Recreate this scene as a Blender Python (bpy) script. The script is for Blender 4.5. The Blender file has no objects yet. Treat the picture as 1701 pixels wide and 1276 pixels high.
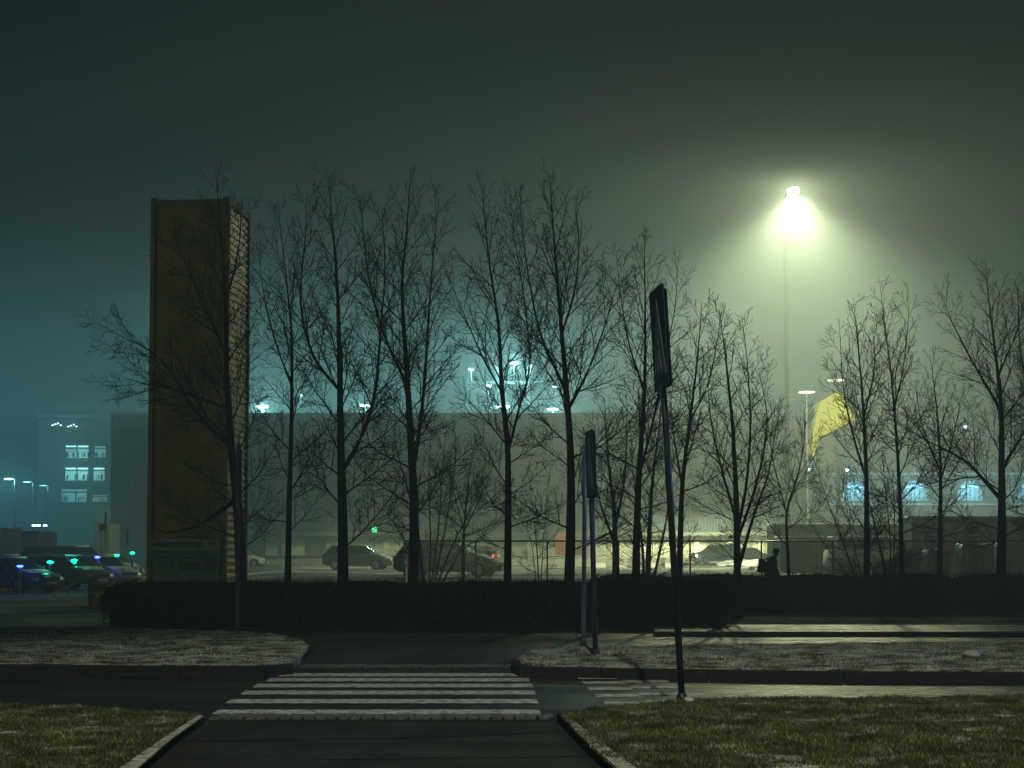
import bpy, bmesh, math, random
import numpy as np
from mathutils import Vector, Matrix, noise
R = math.radians
S = bpy.context.scene
COL = S.collection

# ------------------------------------------------------------------ camera
F_PX, CX, CY, HOR, CAMZ = 2700.0, 850.5, 638.0, 915.0, 1.65
PITCH = R(3.2)
SH = (HOR - CY) / F_PX - math.tan(PITCH)
cam = bpy.data.cameras.new('camera')
camo = bpy.data.objects.new('camera', cam); COL.objects.link(camo)
camo.location = (0, 0, CAMZ); camo.rotation_euler = (R(90) + PITCH, 0, 0)
cam.sensor_width = 36; cam.lens = F_PX / 1701 * 36
cam.shift_y = SH * F_PX / 1701
cam.clip_start = .1; cam.clip_end = 3000
S.camera = camo

def P(px, py, d):
    """point seen at photo pixel (px,py) standing d metres ahead"""
    u = (px - CX) / F_PX; v = (CY - py) / F_PX + SH
    t = d / (math.cos(PITCH) - v * math.sin(PITCH))
    return Vector((u * t, d, CAMZ + t * (math.sin(PITCH) + v * math.cos(PITCH))))
def G(px, py, z=0.0):
    """point of the horizontal plane z seen at the pixel"""
    p = P(px, py, 1.0); k = (z - CAMZ) / (p.z - CAMZ)
    return Vector((p.x * k, k, z))

# ------------------------------------------------------------------ world, exposure
S.render.engine = 'CYCLES'
S.view_settings.view_transform = 'Standard'; S.view_settings.look = 'None'
S.view_settings.exposure = 0; S.view_settings.gamma = 1
W = bpy.data.worlds.new('World'); S.world = W; W.use_nodes = True
bg = W.node_tree.nodes['Background']
bg.inputs[0].default_value = (.0006, .0026, .0046, 1); bg.inputs[1].default_value = 1.0
cy = S.cycles
cy.volume_bounces = 1; cy.max_bounces = 6; cy.diffuse_bounces = 2; cy.glossy_bounces = 2
cy.transmission_bounces = 3; cy.transparent_max_bounces = 8
cy.sample_clamp_indirect = 4; cy.use_denoising = True; cy.caustics_reflective = False; cy.caustics_refractive = False
try: cy.use_light_tree = True
except Exception: pass

# ------------------------------------------------------------------ lamps
def lamp(kind, name, loc, power, col, radius=.2, target=None, size=None, blend=.5):
    l = bpy.data.lights.new(name, kind); l.energy = power; l.color = col
    l.shadow_soft_size = radius
    if kind == 'SPOT': l.spot_size = R(size); l.spot_blend = blend
    o = bpy.data.objects.new(name, l); COL.objects.link(o); o.location = loc
    if target is not None:
        o.rotation_euler = (Vector(target) - Vector(loc)).to_track_quat('-Z', 'Y').to_euler()
    return o
MAST_D = 110.0
MAST = P(1320, 328, MAST_D)
HEAD_Z = MAST.z
YG = (.97, 1.0, .56)
lamp('SPOT', 'mast_beam', MAST, 80000, YG, .45, MAST + Vector((0, -1, -20)), 138, .75)
lamp('SPOT', 'mast_flare', MAST, 20000, YG, .45, MAST + Vector((0, -1, -20)), 168, 1.0)
lamp('POINT', 'mast_spill', MAST, 14000, YG, .45)
# assumed unseen street lamp above the camera's own pavement (its light on grass, kerbs and paint is in the photo)
lamp('SPOT', 'assumed_street_beam', (1.5, -1.0, 16.0), 10500, (1.0, 1.0, .80), .2, (1.8, 17.5, 0), 36, .55).scale = (1.6, 1, 1)
lamp('SPOT', 'assumed_street_beam_far', (17.0, 29.0, 8.5), 420, (.85, .95, .9), .2, (11, 25, 0), 110, .8)  # assumed unseen lamp, brightens the right hand verge
lamp('SPOT', 'assumed_street_beam_left', (-25.0, 39.0, 9.0), 620, (.8, 1.0, .55), .2, (-14, 48, 2), 120, .8)  # assumed lamp out of view, brightens the left lawn and tower front
# assumed unseen blue lamp to the right, puts a blue edge on the posts
lamp('SPOT', 'assumed_blue_light', (30.0, 21.5, 1.3), 5000, (.04, .30, 1.0), .35, (2, 21.5, 1.6), 24, .5)

# ------------------------------------------------------------------ materials
def mat(name, col, rough=.8, var=.25, scale=6.0, metal=0.0, bump=0.0, emit=None, estr=0.0, col2=None, spec=.5, island=None, bscale=None):
    m = bpy.data.materials.new(name); m.use_nodes = True; nt = m.node_tree; N = nt.nodes; L = nt.links
    b = N['Principled BSDF']
    b.inputs['Roughness'].default_value = rough; b.inputs['Metallic'].default_value = metal
    b.inputs['Specular IOR Level'].default_value = spec
    tc = N.new('ShaderNodeTexCoord'); nz = N.new('ShaderNodeTexNoise')
    nz.inputs['Scale'].default_value = scale; nz.inputs['Detail'].default_value = 6
    L.new(tc.outputs['Object'], nz.inputs['Vector'])
    cr = N.new('ShaderNodeValToRGB')
    c1 = [c * (1 - var) for c in col]; c2 = list(col2) if col2 else [min(1, c * (1 + var)) for c in col]
    cr.color_ramp.elements[0].position = .35; cr.color_ramp.elements[1].position = .65
    cr.color_ramp.elements[0].color = (*c1, 1); cr.color_ramp.elements[1].color = (*c2, 1)
    if island:
        ge = N.new('ShaderNodeNewGeometry'); L.new(ge.outputs['Random Per Island'], cr.inputs['Fac'])
        r = cr.color_ramp; r.interpolation = 'LINEAR'
        while len(r.elements) > 1: r.elements.remove(r.elements[-1])
        r.elements[0].position = 0; r.elements[0].color = (*island[0][1], 1)
        for p_, c_ in island[1:]:
            e = r.elements.new(p_); e.color = (*c_, 1)
    else:
        L.new(nz.outputs['Fac'], cr.inputs['Fac'])
    L.new(cr.outputs['Color'], b.inputs['Base Color'])
    if bump:
        bp = N.new('ShaderNodeBump'); bp.inputs['Strength'].default_value = bump; bp.inputs['Distance'].default_value = .02
        n2 = N.new('ShaderNodeTexNoise'); n2.inputs['Scale'].default_value = bscale or scale * 6; n2.inputs['Detail'].default_value = 8
        L.new(tc.outputs['Object'], n2.inputs['Vector']); L.new(n2.outputs['Fac'], bp.inputs['Height'])
        L.new(bp.outputs['Normal'], b.inputs['Normal'])
    if emit:
        b.inputs['Emission Color'].default_value = (*emit, 1); b.inputs['Emission Strength'].default_value = estr
        try: m.cycles.emission_sampling = 'NONE'
        except Exception: pass
    return m
def patchy(name, grass, grass2, snow, s1, s2, lo, hi, bump=.8):
    """soil and grass with frost and thin snow lying in patches"""
    m = mat(name, grass, .95, .3, s2, col2=grass2, bump=bump, bscale=40, spec=.2)
    nt = m.node_tree; N = nt.nodes; L = nt.links; b = N['Principled BSDF']
    src = b.inputs['Base Color'].links[0].from_socket
    tc = [n for n in N if n.bl_idname == 'ShaderNodeTexCoord'][0]
    n1 = N.new('ShaderNodeTexNoise'); n1.inputs['Scale'].default_value = s1; n1.inputs['Detail'].default_value = 9; n1.inputs['Roughness'].default_value = .7
    L.new(tc.outputs['Object'], n1.inputs['Vector'])
    mr = N.new('ShaderNodeMapRange'); mr.inputs[1].default_value = lo; mr.inputs[2].default_value = hi
    L.new(n1.outputs['Fac'], mr.inputs[0])
    mx = N.new('ShaderNodeMix'); mx.data_type = 'RGBA'
    L.new(mr.outputs[0], mx.inputs[0]); L.new(src, mx.inputs[6]); mx.inputs[7].default_value = (*snow, 1)
    L.new(mx.outputs[2], b.inputs['Base Color'])
    return m
def frost_by_patch(m, lo, hi, sc, col=(.5, .5, .45), amt=.9):
    nt = m.node_tree; N = nt.nodes; L = nt.links; b = N['Principled BSDF']; src = b.inputs['Base Color'].links[0].from_socket
    tc = N.new('ShaderNodeTexCoord'); n1 = N.new('ShaderNodeTexNoise'); n1.inputs['Scale'].default_value = sc; n1.inputs['Detail'].default_value = 7; n1.inputs['Roughness'].default_value = .7
    L.new(tc.outputs['Object'], n1.inputs['Vector']); mr = N.new('ShaderNodeMapRange'); mr.inputs[1].default_value = lo; mr.inputs[2].default_value = hi; mr.inputs[4].default_value = amt
    L.new(n1.outputs['Fac'], mr.inputs[0]); mx = N.new('ShaderNodeMix'); mx.data_type = 'RGBA'; L.new(mr.outputs[0], mx.inputs[0]); L.new(src, mx.inputs[6]); mx.inputs[7].default_value = (*col, 1)
    n2 = N.new('ShaderNodeTexNoise'); n2.inputs['Scale'].default_value = sc * .6; n2.inputs['Detail'].default_value = 5; L.new(tc.outputs['Object'], n2.inputs['Vector'])
    m2 = N.new('ShaderNodeMapRange'); m2.inputs[1].default_value = .35; m2.inputs[2].default_value = .65; m2.inputs[3].default_value = .35; m2.inputs[4].default_value = 1.25; L.new(n2.outputs['Fac'], m2.inputs[0])
    vm_ = N.new('ShaderNodeVectorMath'); vm_.operation = 'SCALE'; L.new(mx.outputs[2], vm_.inputs[0]); L.new(m2.outputs[0], vm_.inputs[3]); L.new(vm_.outputs[0], b.inputs['Base Color'])
def asphalt_mat(name, base, rlo, rhi, dry_near=False):
    m = mat(name, base, .5, .3, 1.2, bump=.35, bscale=160, spec=.5)
    nt = m.node_tree; N = nt.nodes; L = nt.links; b = N['Principled BSDF']
    tc = [n for n in N if n.bl_idname == 'ShaderNodeTexCoord'][0]
    mp = N.new('ShaderNodeMapping'); mp.inputs['Scale'].default_value = (.25, 1.6, 1)
    n1 = N.new('ShaderNodeTexNoise'); n1.inputs['Scale'].default_value = 1.1; n1.inputs['Detail'].default_value = 7
    L.new(tc.outputs['Object'], mp.inputs[0]); L.new(mp.outputs[0], n1.inputs['Vector'])
    mr = N.new('ShaderNodeMapRange'); mr.inputs[1].default_value = .35; mr.inputs[2].default_value = .65
    mr.inputs[3].default_value = rlo; mr.inputs[4].default_value = rhi
    L.new(n1.outputs['Fac'], mr.inputs[0]); L.new(mr.outputs[0], b.inputs['Roughness'])
    if dry_near:   # the film of melt water lies only on the right hand side of the street
        sx = N.new('ShaderNodeSeparateXYZ'); L.new(tc.outputs['Object'], sx.inputs[0])
        w_ = N.new('ShaderNodeMapRange'); w_.inputs[1].default_value = -.5; w_.inputs[2].default_value = 2.6; L.new(sx.outputs[0], w_.inputs[0])
        w2 = N.new('ShaderNodeMapRange'); w2.inputs[1].default_value = 15.5; w2.inputs[2].default_value = 17.5; L.new(sx.outputs[1], w2.inputs[0])
        w3 = N.new('ShaderNodeMath'); w3.operation = 'MULTIPLY'; L.new(w_.outputs[0], w3.inputs[0]); L.new(w2.outputs[0], w3.inputs[1])
        mm = N.new('ShaderNodeMapRange'); mm.inputs[3].default_value = .55; L.new(w3.outputs[0], mm.inputs[0]); mm.inputs[4].default_value = 0
        ad = N.new('ShaderNodeMath'); ad.operation = 'ADD'; L.new(mr.outputs[0], ad.inputs[0]); L.new(mm.outputs[0], ad.inputs[1]); L.new(ad.outputs[0], b.inputs['Roughness'])
        sp = N.new('ShaderNodeMapRange'); sp.inputs[3].default_value = .12; sp.inputs[4].default_value = 1.0; L.new(w3.outputs[0], sp.inputs[0]); L.new(sp.outputs[0], b.inputs['Specular IOR Level'])
    # pale grit in the aggregate
    v = N.new('ShaderNodeTexVoronoi'); v.inputs['Scale'].default_value = 14
    L.new(tc.outputs['Object'], v.inputs['Vector'])
    m2 = N.new('ShaderNodeMapRange'); m2.inputs[1].default_value = .10; m2.inputs[2].default_value = .05
    L.new(v.outputs['Distance'], m2.inputs[0])
    ma = N.new('ShaderNodeMath'); ma.operation = 'MULTIPLY'; ma.inputs[1].default_value = .8
    L.new(m2.outputs[0], ma.inputs[0])
    src = b.inputs['Base Color'].links[0].from_socket
    mx = N.new('ShaderNodeMix'); mx.data_type = 'RGBA'; L.new(ma.outputs[0], mx.inputs[0]); L.new(src, mx.inputs[6])
    mx.inputs[7].default_value = (.30, .29, .28, 1); L.new(mx.outputs[2], b.inputs['Base Color'])
    return m

M = {}
M['asphalt'] = asphalt_mat('asphalt', (.020, .020, .020), .16, .36, True)
M['asphalt_path'] = asphalt_mat('asphalt_path', (.024, .025, .026), .16, .38)
M['paint'] = mat('road_paint', (.50, .50, .50), .6, .25, 9, col2=(.72, .72, .71), bump=.3)
frost_by_patch(M['paint'], .55, .64, 16, (.05, .05, .05), .85)
M['kerb'] = mat('kerb_granite', (.024, .024, .023), .95, .3, 20, bump=.4, spec=.05)
M['cobble'] = mat('cobble', (.075, .073, .07), .6, .4, 14, bump=.6)
M['verge'] = patchy('verge_soil', (.030, .026, .012), (.07, .062, .03), (.44, .46, .37), 2.6, 5, .46, .56)
M['lawn_near'] = patchy('lawn_soil', (.035, .033, .010), (.075, .07, .022), (.55, .55, .48), 1.2, 4, .55, .66)
M['lawn_far'] = patchy('far_lawn', (.08, .10, .045), (.12, .14, .08), (.34, .38, .33), .35, 1.5, .42, .7, .4)
M['ground'] = patchy('yard_ground', (.05, .052, .05), (.08, .08, .078), (.45, .46, .44), .11, .7, .50, .62, .3)
M['snow'] = mat('snow', (.62, .64, .62), .9, .15, 5, bump=.6)
M['blade_near'] = mat('grass_blades', (.06, .07, .02), .85, island=[(0, (.022, .032, .008)), (.35, (.06, .085, .018)), (.7, (.12, .135, .036)), (.92, (.22, .21, .11)), (1, (.4, .38, .3))], spec=.2)
M['blade_verge'] = mat('verge_blades', (.06, .07, .02), .85, island=[(0, (.03, .034, .014)), (.35, (.09, .09, .04)), (.6, (.2, .19, .12)), (.75, (.45, .45, .40)), (1, (.65, .65, .6))], spec=.2)
frost_by_patch(M['blade_near'], .56, .66, 3.2); frost_by_patch(M['blade_verge'], .44, .56, 2.6, (.47, .50, .39))
M['hedge'] = mat('hedge_leaf', (.02, .025, .01), .9, island=[(0, (.006, .008, .003)), (.6, (.016, .020, .007)), (.90, (.035, .035, .014)), (1, (.16, .17, .11))], spec=.1)  # palest leaf tone puts a little rim light into the colour
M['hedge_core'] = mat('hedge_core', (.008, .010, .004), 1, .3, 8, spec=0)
M['bark'] = mat('bark', (.024, .022, .011), .95, .35, 9, bump=.6, spec=.1)
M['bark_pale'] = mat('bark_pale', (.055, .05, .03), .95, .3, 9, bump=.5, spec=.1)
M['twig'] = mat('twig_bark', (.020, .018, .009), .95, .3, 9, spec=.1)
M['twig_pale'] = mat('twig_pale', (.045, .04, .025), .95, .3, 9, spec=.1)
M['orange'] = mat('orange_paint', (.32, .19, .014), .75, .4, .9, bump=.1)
M['orange_lit'] = mat('orange_lit', (.62, .52, .22), .55, .25, 1.4, bump=.1)  # paler copy of the orange: mast light put into the colour
M['board'] = mat('board_face', (.40, .46, .38), .5, .1, 2)
M['board_strip'] = mat('board_strip', (.15, .20, .19), .5, .1, 2)
M['map'] = mat('map_print', (.36, .42, .32), .5, .25, 1.7, col2=(.24, .30, .29))
M['print'] = mat('print_dark', (.05, .06, .055), .4, .7, 3.2, col2=(.14, .17, .14))
M['black'] = mat('black_paint', (.012, .012, .013), .5, .2, 5)
M['dark_steel'] = mat('dark_steel', (.035, .036, .038), .35, .2, 6, metal=.6)
M['post_pale'] = mat('post_pale', (.42, .44, .45), .45, .15, 9, metal=.2)
M['post_steel'] = mat('post_steel', (.11, .11, .12), .28, .2, 6, metal=.9)
M['galv'] = mat('galvanised', (.30, .31, .31), .38, .2, 9, metal=.75)
M['sign_blue'] = mat('sign_blue', (.010, .028, .065), .7, .15, 4, spec=.1)
M['sign_white'] = mat('sign_white', (.17, .20, .22), .8, .1, 4, spec=.1)
M['hall'] = mat('hall_cladding', (.014, .024, .036), .7, .18, .25)
M['hall_top'] = mat('hall_parapet', (.03, .036, .04), .6, .1, .4)
M['pale_wall'] = mat('pale_render', (.72, .72, .60), .85, .12, .8, bump=.2)
M['soffit'] = mat('soffit', (.09, .10, .09), .8, .2, 1)
M['concrete'] = mat('concrete', (.38, .38, .34), .85, .2, 1.2, bump=.3)
M['concrete_dark'] = mat('concrete_dark', (.13, .14, .13), .85, .2, 1.2, bump=.3)
M['office'] = mat('office_wall', (.022, .028, .028), .8, .15, .5)
M['rust'] = mat('rust_orange', (.55, .16, .03), .7, .25, 1.3)
M['brown'] = mat('brown_timber', (.13, .075, .025), .8, .35, 5)
M['yellow'] = mat('yellow_paint', (.20, .18, .003), .8, .12, 1)
M['yellow_wood'] = mat('yellow_wood', (.42, .30, .06), .6, .2, 6)
M['glass'] = mat('dark_glass', (.012, .016, .018), .12, .2, 3, spec=.8)
M['tyre'] = mat('tyre', (.012, .012, .012), .85, .2, 20)
M['rim'] = mat('rim', (.35, .36, .37), .35, .2, 10, metal=.8)
M['cloth'] = mat('dark_cloth', (.012, .012, .013), .95, .3, 12, bump=.4, spec=.1)
M['cloth2'] = mat('trouser_cloth', (.014, .014, .018), .95, .3, 12, spec=.1)
M['skin'] = mat('skin', (.14, .09, .06), .6, .1, 8)
M['container_grey'] = mat('container_green', (.060, .075, .018), .6, .2, .8, bump=.2)
M['container_dark'] = mat('container_dark', (.028, .036, .012), .6, .2, .8)
M['tarp'] = mat('wrap_film', (.10, .12, .10), .35, .4, 3.5, bump=.8, bscale=7)
M['stone'] = mat('pale_stone', (.45, .43, .38), .95, .2, 8, bump=.5, spec=.05)
def emat(name, col, s, base=(.3, .3, .3)): return mat(name, base, .5, .05, 3, emit=col, estr=s)
M['e_mast'] = emat('lamp_glow', YG, 60)
M['e_teal'] = emat('teal_lamp', (.55, 1, .95), 9)
M['e_teal_dim'] = emat('teal_lamp_dim', (.45, 1, .9), 2.2)
M['e_far_lamp'] = emat('far_lamp', (.4, .7, .8), .55)
M['e_win'] = emat('lit_window', (.22, .62, .55), .55)
M['e_win_dim'] = emat('dim_window', (.13, .36, .36), .32)
M['e_tube'] = emat('ceiling_tube', (.4, 1, .9), 1.9)
M['e_red_win'] = emat('red_window', (.30, .18, .16), .35)
M['e_blue'] = emat('blue_led', (.02, .04, 1), 26)
M['e_green'] = emat('green_led', (.0, 1, .55), 9)
M['e_cold'] = emat('cold_lamp', (.45, .65, 1), 8)
M['e_sign'] = emat('green_sign', (.05, 1, .25), 2.6)
M['e_head'] = emat('headlight_on', (.55, .85, 1), 26)
M['e_tail'] = emat('taillight_on', (1, .06, .02), 4)
M['lens'] = mat('lamp_lens', (.35, .38, .38), .2, .1, 10)
M['tail_off'] = mat('taillight_off', (.18, .01, .01), .3, .1, 10)
M['e_ring'] = emat('ring_light', (.95, 1, .85), 1.1)
M['e_arch'] = emat('blue_arch', (.09, .42, .60), .5)
M['e_arch_hot'] = emat('blue_arch_tubes', (.25, .8, 1), 3.2)
M['e_blue_strip'] = emat('blue_strip', (.15, .55, .8), .9)
M['plate'] = mat('number_plate', (.5, .5, .48), .4, .1, 10)

# ------------------------------------------------------------------ mesh builders
def fast_mesh(name, V, Fq):
    V = np.asarray(V, np.float32); Fq = np.asarray(Fq, np.int32)
    me = bpy.data.meshes.new(name); k = Fq.shape[1]
    me.vertices.add(len(V)); me.vertices.foreach_set('co', V.ravel())
    me.loops.add(Fq.size); me.loops.foreach_set('vertex_index', Fq.ravel())
    me.polygons.add(len(Fq)); me.polygons.foreach_set('loop_start', np.arange(0, Fq.size, k, dtype=np.int32))
    try: me.polygons.foreach_set('loop_total', np.full(len(Fq), k, np.int32))
    except Exception: pass
    me.update(calc_edges=True); return me
def link(name, me, m, parent=None, smooth=False):
    if m is not None: me.materials.append(m)
    if smooth: me.polygons.foreach_set('use_smooth', [True] * len(me.polygons))
    o = bpy.data.objects.new(name, me); COL.objects.link(o)
    if parent is not None: o.parent = parent
    return o
class MB:
    def __init__(s): s.v = []; s.f = []
    def add(s, vs, fs):
        n = len(s.v); s.v += [tuple(v) for v in vs]; s.f += [tuple(i + n for i in f) for f in fs]; return s
    def box(s, c, size, rot=None):
        a, b, d = size[0] / 2, size[1] / 2, size[2] / 2
        vs = [Vector((x, y, z)) for x in (-a, a) for y in (-b, b) for z in (-d, d)]
        if rot is not None:
            q = Matrix.Rotation(rot, 4, 'Z') if not isinstance(rot, Matrix) else rot
            vs = [q @ v for v in vs]
        c = Vector(c)
        return s.add([v + c for v in vs], [(0, 1, 3, 2), (4, 6, 7, 5), (0, 4, 5, 1), (2, 3, 7, 6), (0, 2, 6, 4), (1, 5, 7, 3)])
    def prism(s, pts, off):
        """closed polygon extruded by vector off"""
        n = len(pts); off = Vector(off); a = [Vector(p) for p in pts]
        return s.add(a + [p + off for p in a], [tuple(range(n))[::-1], tuple(range(n, 2 * n))] + [(i, (i + 1) % n, (i + 1) % n + n, i + n) for i in range(n)])
    def tube(s, pts, rad, n=8, cap=True):
        pts = [Vector(p) for p in pts]; m = len(pts)
        if not hasattr(rad, '__len__'): rad = [rad] * m
        vs = []
        for i, p in enumerate(pts):
            t = (pts[min(i + 1, m - 1)] - pts[max(i - 1, 0)]).normalized()
            ref = Vector((0, 0, 1)) if abs(t.z) < .9 else Vector((1, 0, 0))
            a = t.cross(ref).normalized(); b = t.cross(a)
            vs += [p + (a * math.cos(2 * math.pi * k / n) + b * math.sin(2 * math.pi * k / n)) * rad[i] for k in range(n)]
        fs = [(i * n + k, i * n + (k + 1) % n, (i + 1) * n + (k + 1) % n, (i + 1) * n + k) for i in range(m - 1) for k in range(n)]
        if cap: fs += [tuple(range(n))[::-1], tuple(range((m - 1) * n, m * n))]
        return s.add(vs, fs)
    def lathe(s, c, prof, n=16, axis='Z'):
        c = Vector(c); vs = []
        for r, h in prof:
            for k in range(n):
                a = 2 * math.pi * k / n; x, y = r * math.cos(a), r * math.sin(a)
                vs.append(c + (Vector((x, y, h)) if axis == 'Z' else Vector((x, h, y))))
        m = len(prof)
        fs = [(i * n + k, i * n + (k + 1) % n, (i + 1) * n + (k + 1) % n, (i + 1) * n + k) for i in range(m - 1) for k in range(n)]
        fs += [tuple(range(n))[::-1], tuple(range((m - 1) * n, m * n))]
        return s.add(vs, fs)
    def build(s, name, m, parent=None, smooth=False, bevel=0.0):
        me = bpy.data.meshes.new(name); me.from_pydata([tuple(v) for v in s.v], [], s.f); me.validate()
        bm = bmesh.new(); bm.from_mesh(me); bmesh.ops.recalc_face_normals(bm, faces=bm.faces); bm.to_mesh(me); bm.free()
        o = link(name, me, m, parent, smooth)
        if bevel:
            b = o.modifiers.new('b', 'BEVEL'); b.width = bevel; b.segments = 2; b.limit_method = 'ANGLE'
        return o
def thing(name, label, cat, loc=(0, 0, 0), rz=0.0, group=None):
    o = bpy.data.objects.new(name, None); COL.objects.link(o); o.empty_display_size = .2
    o.location = loc; o.rotation_euler = (0, 0, rz); o['label'] = label; o['category'] = cat
    if group: o['group'] = group
    return o
def tag(o, label, cat, group=None, kind=None):
    o['label'] = label; o['category'] = cat
    if group: o['group'] = group
    if kind: o['kind'] = kind
    return o
def struct(o): o['kind'] = 'structure'; return o
def copy_thing(root, label, loc, rz=None):
    """a copy of a thing with copies of its parts and sub-parts"""
    r = root.copy(); COL.objects.link(r); r.location = loc
    if rz is not None: r.rotation_euler = (0, 0, rz)
    r['label'] = label
    for ch in list(root.children):
        c = ch.copy(); COL.objects.link(c); c.parent = r
        for g in ch.children:
            d = g.copy(); COL.objects.link(d); d.parent = c
    return r

# ------------------------------------------------------------------ ground
def smooth(a, b, x):
    t = max(0.0, min(1.0, (x - a) / (b - a))); return t * t * (3 - 2 * t)
def gz(x, y):
    """height of the ground: the yard behind the fence lies half a metre higher"""
    if y < 36: return -.012
    return -.012 + .50 * smooth(60, 66, y) * smooth(-.205, -.14, x / max(y, 1))
xs = np.concatenate([np.linspace(-190, -42, 30), np.linspace(-40, 40, 161), np.linspace(42, 190, 30)])
ys = np.concatenate([np.linspace(-40, 34, 10), np.linspace(35, 100, 90), np.linspace(102, 420, 60)])
V = [(x, y, gz(x, y) + (.03 * noise.noise(Vector((x * .5, y * .5, 0))) if y > 66 else 0)) for y in ys for x in xs]
nx = len(xs)
Fc = [(j * nx + i, j * nx + i + 1, (j + 1) * nx + i + 1, (j + 1) * nx + i) for j in range(len(ys) - 1) for i in range(nx - 1)]
struct(link('ground', fast_mesh('ground', V, Fc), M['ground'], smooth=True))

def sheet(name, pts, m, z=None):
    mb = MB(); pts = [Vector(p) if z is None else Vector((p[0], p[1], z)) for p in pts]
    mb.add(pts, [tuple(range(len(pts)))]); return struct(mb.build(name, m))
# asphalt: the street in front and the path beyond the verges
sheet('road', [(-40, -20), (40, -20), (40, 34.75), (-40, 34.75)], M['asphalt'], 0.0)
# raised pavement strip behind the dark kerb line on the right
def gx(px, d): return (px - CX) / F_PX * d
rb = MB(); rb.prism([(gx(1085, 31.6), 31.6, .003), (34, 31.2, .003), (34, 34.8, .003), (gx(1085, 34.8), 34.8, .003)], (0, 0, .075))
struct(rb.build('pavement', M['asphalt_path'], bevel=.01))
kb = MB()
for i in range(26):
    x0 = gx(1085, 31.6) + i * 1.2
    if x0 < 33: kb.box((x0 + .6, 31.52 - .0 - (x0 - gx(1085, 31.6)) * .0132, .045), (1.19, .13, .09))
struct(kb.build('path_kerb', M['kerb'], bevel=.008))

def slab(name, px_pts, m, z=.12, zb=-.02, mound=0.0, res=.16):
    """grass area: outline traced on the ground, gridded, domed gently towards its middle"""
    poly = [G(a, b, z) for a, b in px_pts]
    bm = bmesh.new(); vs = [bm.verts.new((p.x, p.y, z)) for p in poly]; f = bm.faces.new(vs)
    if f.normal.z < 0: f.normal_flip()
    r = bmesh.ops.extrude_face_region(bm, geom=[f])
    for e in r['geom']:
        if isinstance(e, bmesh.types.BMVert): e.co.z = zb
    bmesh.ops.recalc_face_normals(bm, faces=bm.faces)
    me = bpy.data.meshes.new(name); bm.to_mesh(me); bm.free()
    return struct(link(name, me, m)), poly
def inside(poly, x, y):
    c = np.zeros(len(x), bool); n = len(poly); j = n - 1
    for i in range(n):
        xi, yi, xj, yj = poly[i].x, poly[i].y, poly[j].x, poly[j].y
        if yi != yj: c ^= ((yi > y) != (yj > y)) & (x < (xj - xi) * (y - yi) / (yj - yi) + xi)
        j = i
    return c
rng = np.random.default_rng(7)
def blades(name, poly, n, h, z, m, label, edge=None, clump=(-.55, .25), xr=None, wid=.006):
    x0, x1 = min(p.x for p in poly), max(p.x for p in poly); y0, y1 = min(p.y for p in poly), max(p.y for p in poly)
    if xr: x0, x1 = max(x0, xr[0]), min(x1, xr[1])
    x = rng.uniform(x0, x1, n); y = rng.uniform(y0, y1, n)
    k = inside(poly, x, y) & (np.abs(x) < .335 * y + .6); x, y = x[k], y[k]
    nn = np.array([noise.noise(Vector((a * 1.7, b * 1.7, 3))) + .6 * noise.noise(Vector((a * 5, b * 5, 9))) for a, b in zip(x, y)])
    if clump: k = nn > rng.uniform(*clump, len(x)); x, y, nn = x[k], y[k], nn[k]
    q = len(x); hh = h * rng.uniform(.4, 1.15, q) * (1 + .8 * np.clip(nn, -.6, 1)); a = rng.uniform(0, 2 * np.pi, q)
    w = wid * rng.uniform(.6, 1.5, q); ln = rng.normal(0, .5, (q, 2)) * hh[:, None]
    b1 = np.stack([x + np.cos(a) * w, y + np.sin(a) * w, np.full(q, z - .01)], 1)
    b2 = np.stack([x - np.cos(a) * w, y - np.sin(a) * w, np.full(q, z - .01)], 1)
    t = np.stack([x + ln[:, 0], y + ln[:, 1], z + hh], 1)
    V = np.stack([b1, b2, t], 1).reshape(-1, 3)
    o = link(name, fast_mesh(name, V, np.arange(q * 3).reshape(-1, 3)), m)
    return tag(o, label, 'grass', kind='stuff')

LV = [(-260, 1047), (250, 1044), (390, 1048), (455, 1053), (500, 1062), (513, 1073), (500, 1088), (482, 1102), (440, 1105), (300, 1105), (0, 1102), (-260, 1101)]
RV = [(860, 1093), (868, 1086), (885, 1080), (960, 1075), (1200, 1070), (1450, 1068), (1960, 1065), (1960, 1118), (1701, 1114), (1400, 1113), (1180, 1110), (1000, 1107), (870, 1105), (860, 1100)]
NL = [(-400, 1160), (0, 1170), (150, 1176), (270, 1182), (335, 1188), (338, 1192), (285, 1228), (225, 1280), (150, 1350), (60, 1460), (-400, 1460)]
NR = [(930, 1188), (960, 1183), (1010, 1176), (1080, 1167), (1150, 1162), (1300, 1160), (1500, 1158), (2100, 1153), (2100, 1460), (1200, 1460), (1100, 1350), (1030, 1285), (975, 1235)]
_, lv = slab('verge', LV, M['verge']); _, rv = slab('verge', RV, M['verge'])
_, nl = slab('lawn', NL, M['lawn_near'], .06); _, nr = slab('lawn', NR, M['lawn_near'], .08)
blades('verge_grass', lv, 40000, .028, .12, M['blade_verge'], 'short frosted grass on the far verge left of the crossing', wid=.010)
blades('verge_grass', rv, 60000, .030, .12, M['blade_verge'], 'short frosted grass on the far verge right of the crossing', wid=.010)
blades('lawn_grass', nl, 220000, .032, .06, M['blade_near'], 'green and brown grass in the near left corner', wid=.0055, clump=(-.75, .2))
blades('lawn_grass', nr, 420000, .036, .08, M['blade_near'], 'green and brown grass in the near right corner', wid=.0055, clump=(-.75, .2))
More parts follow.
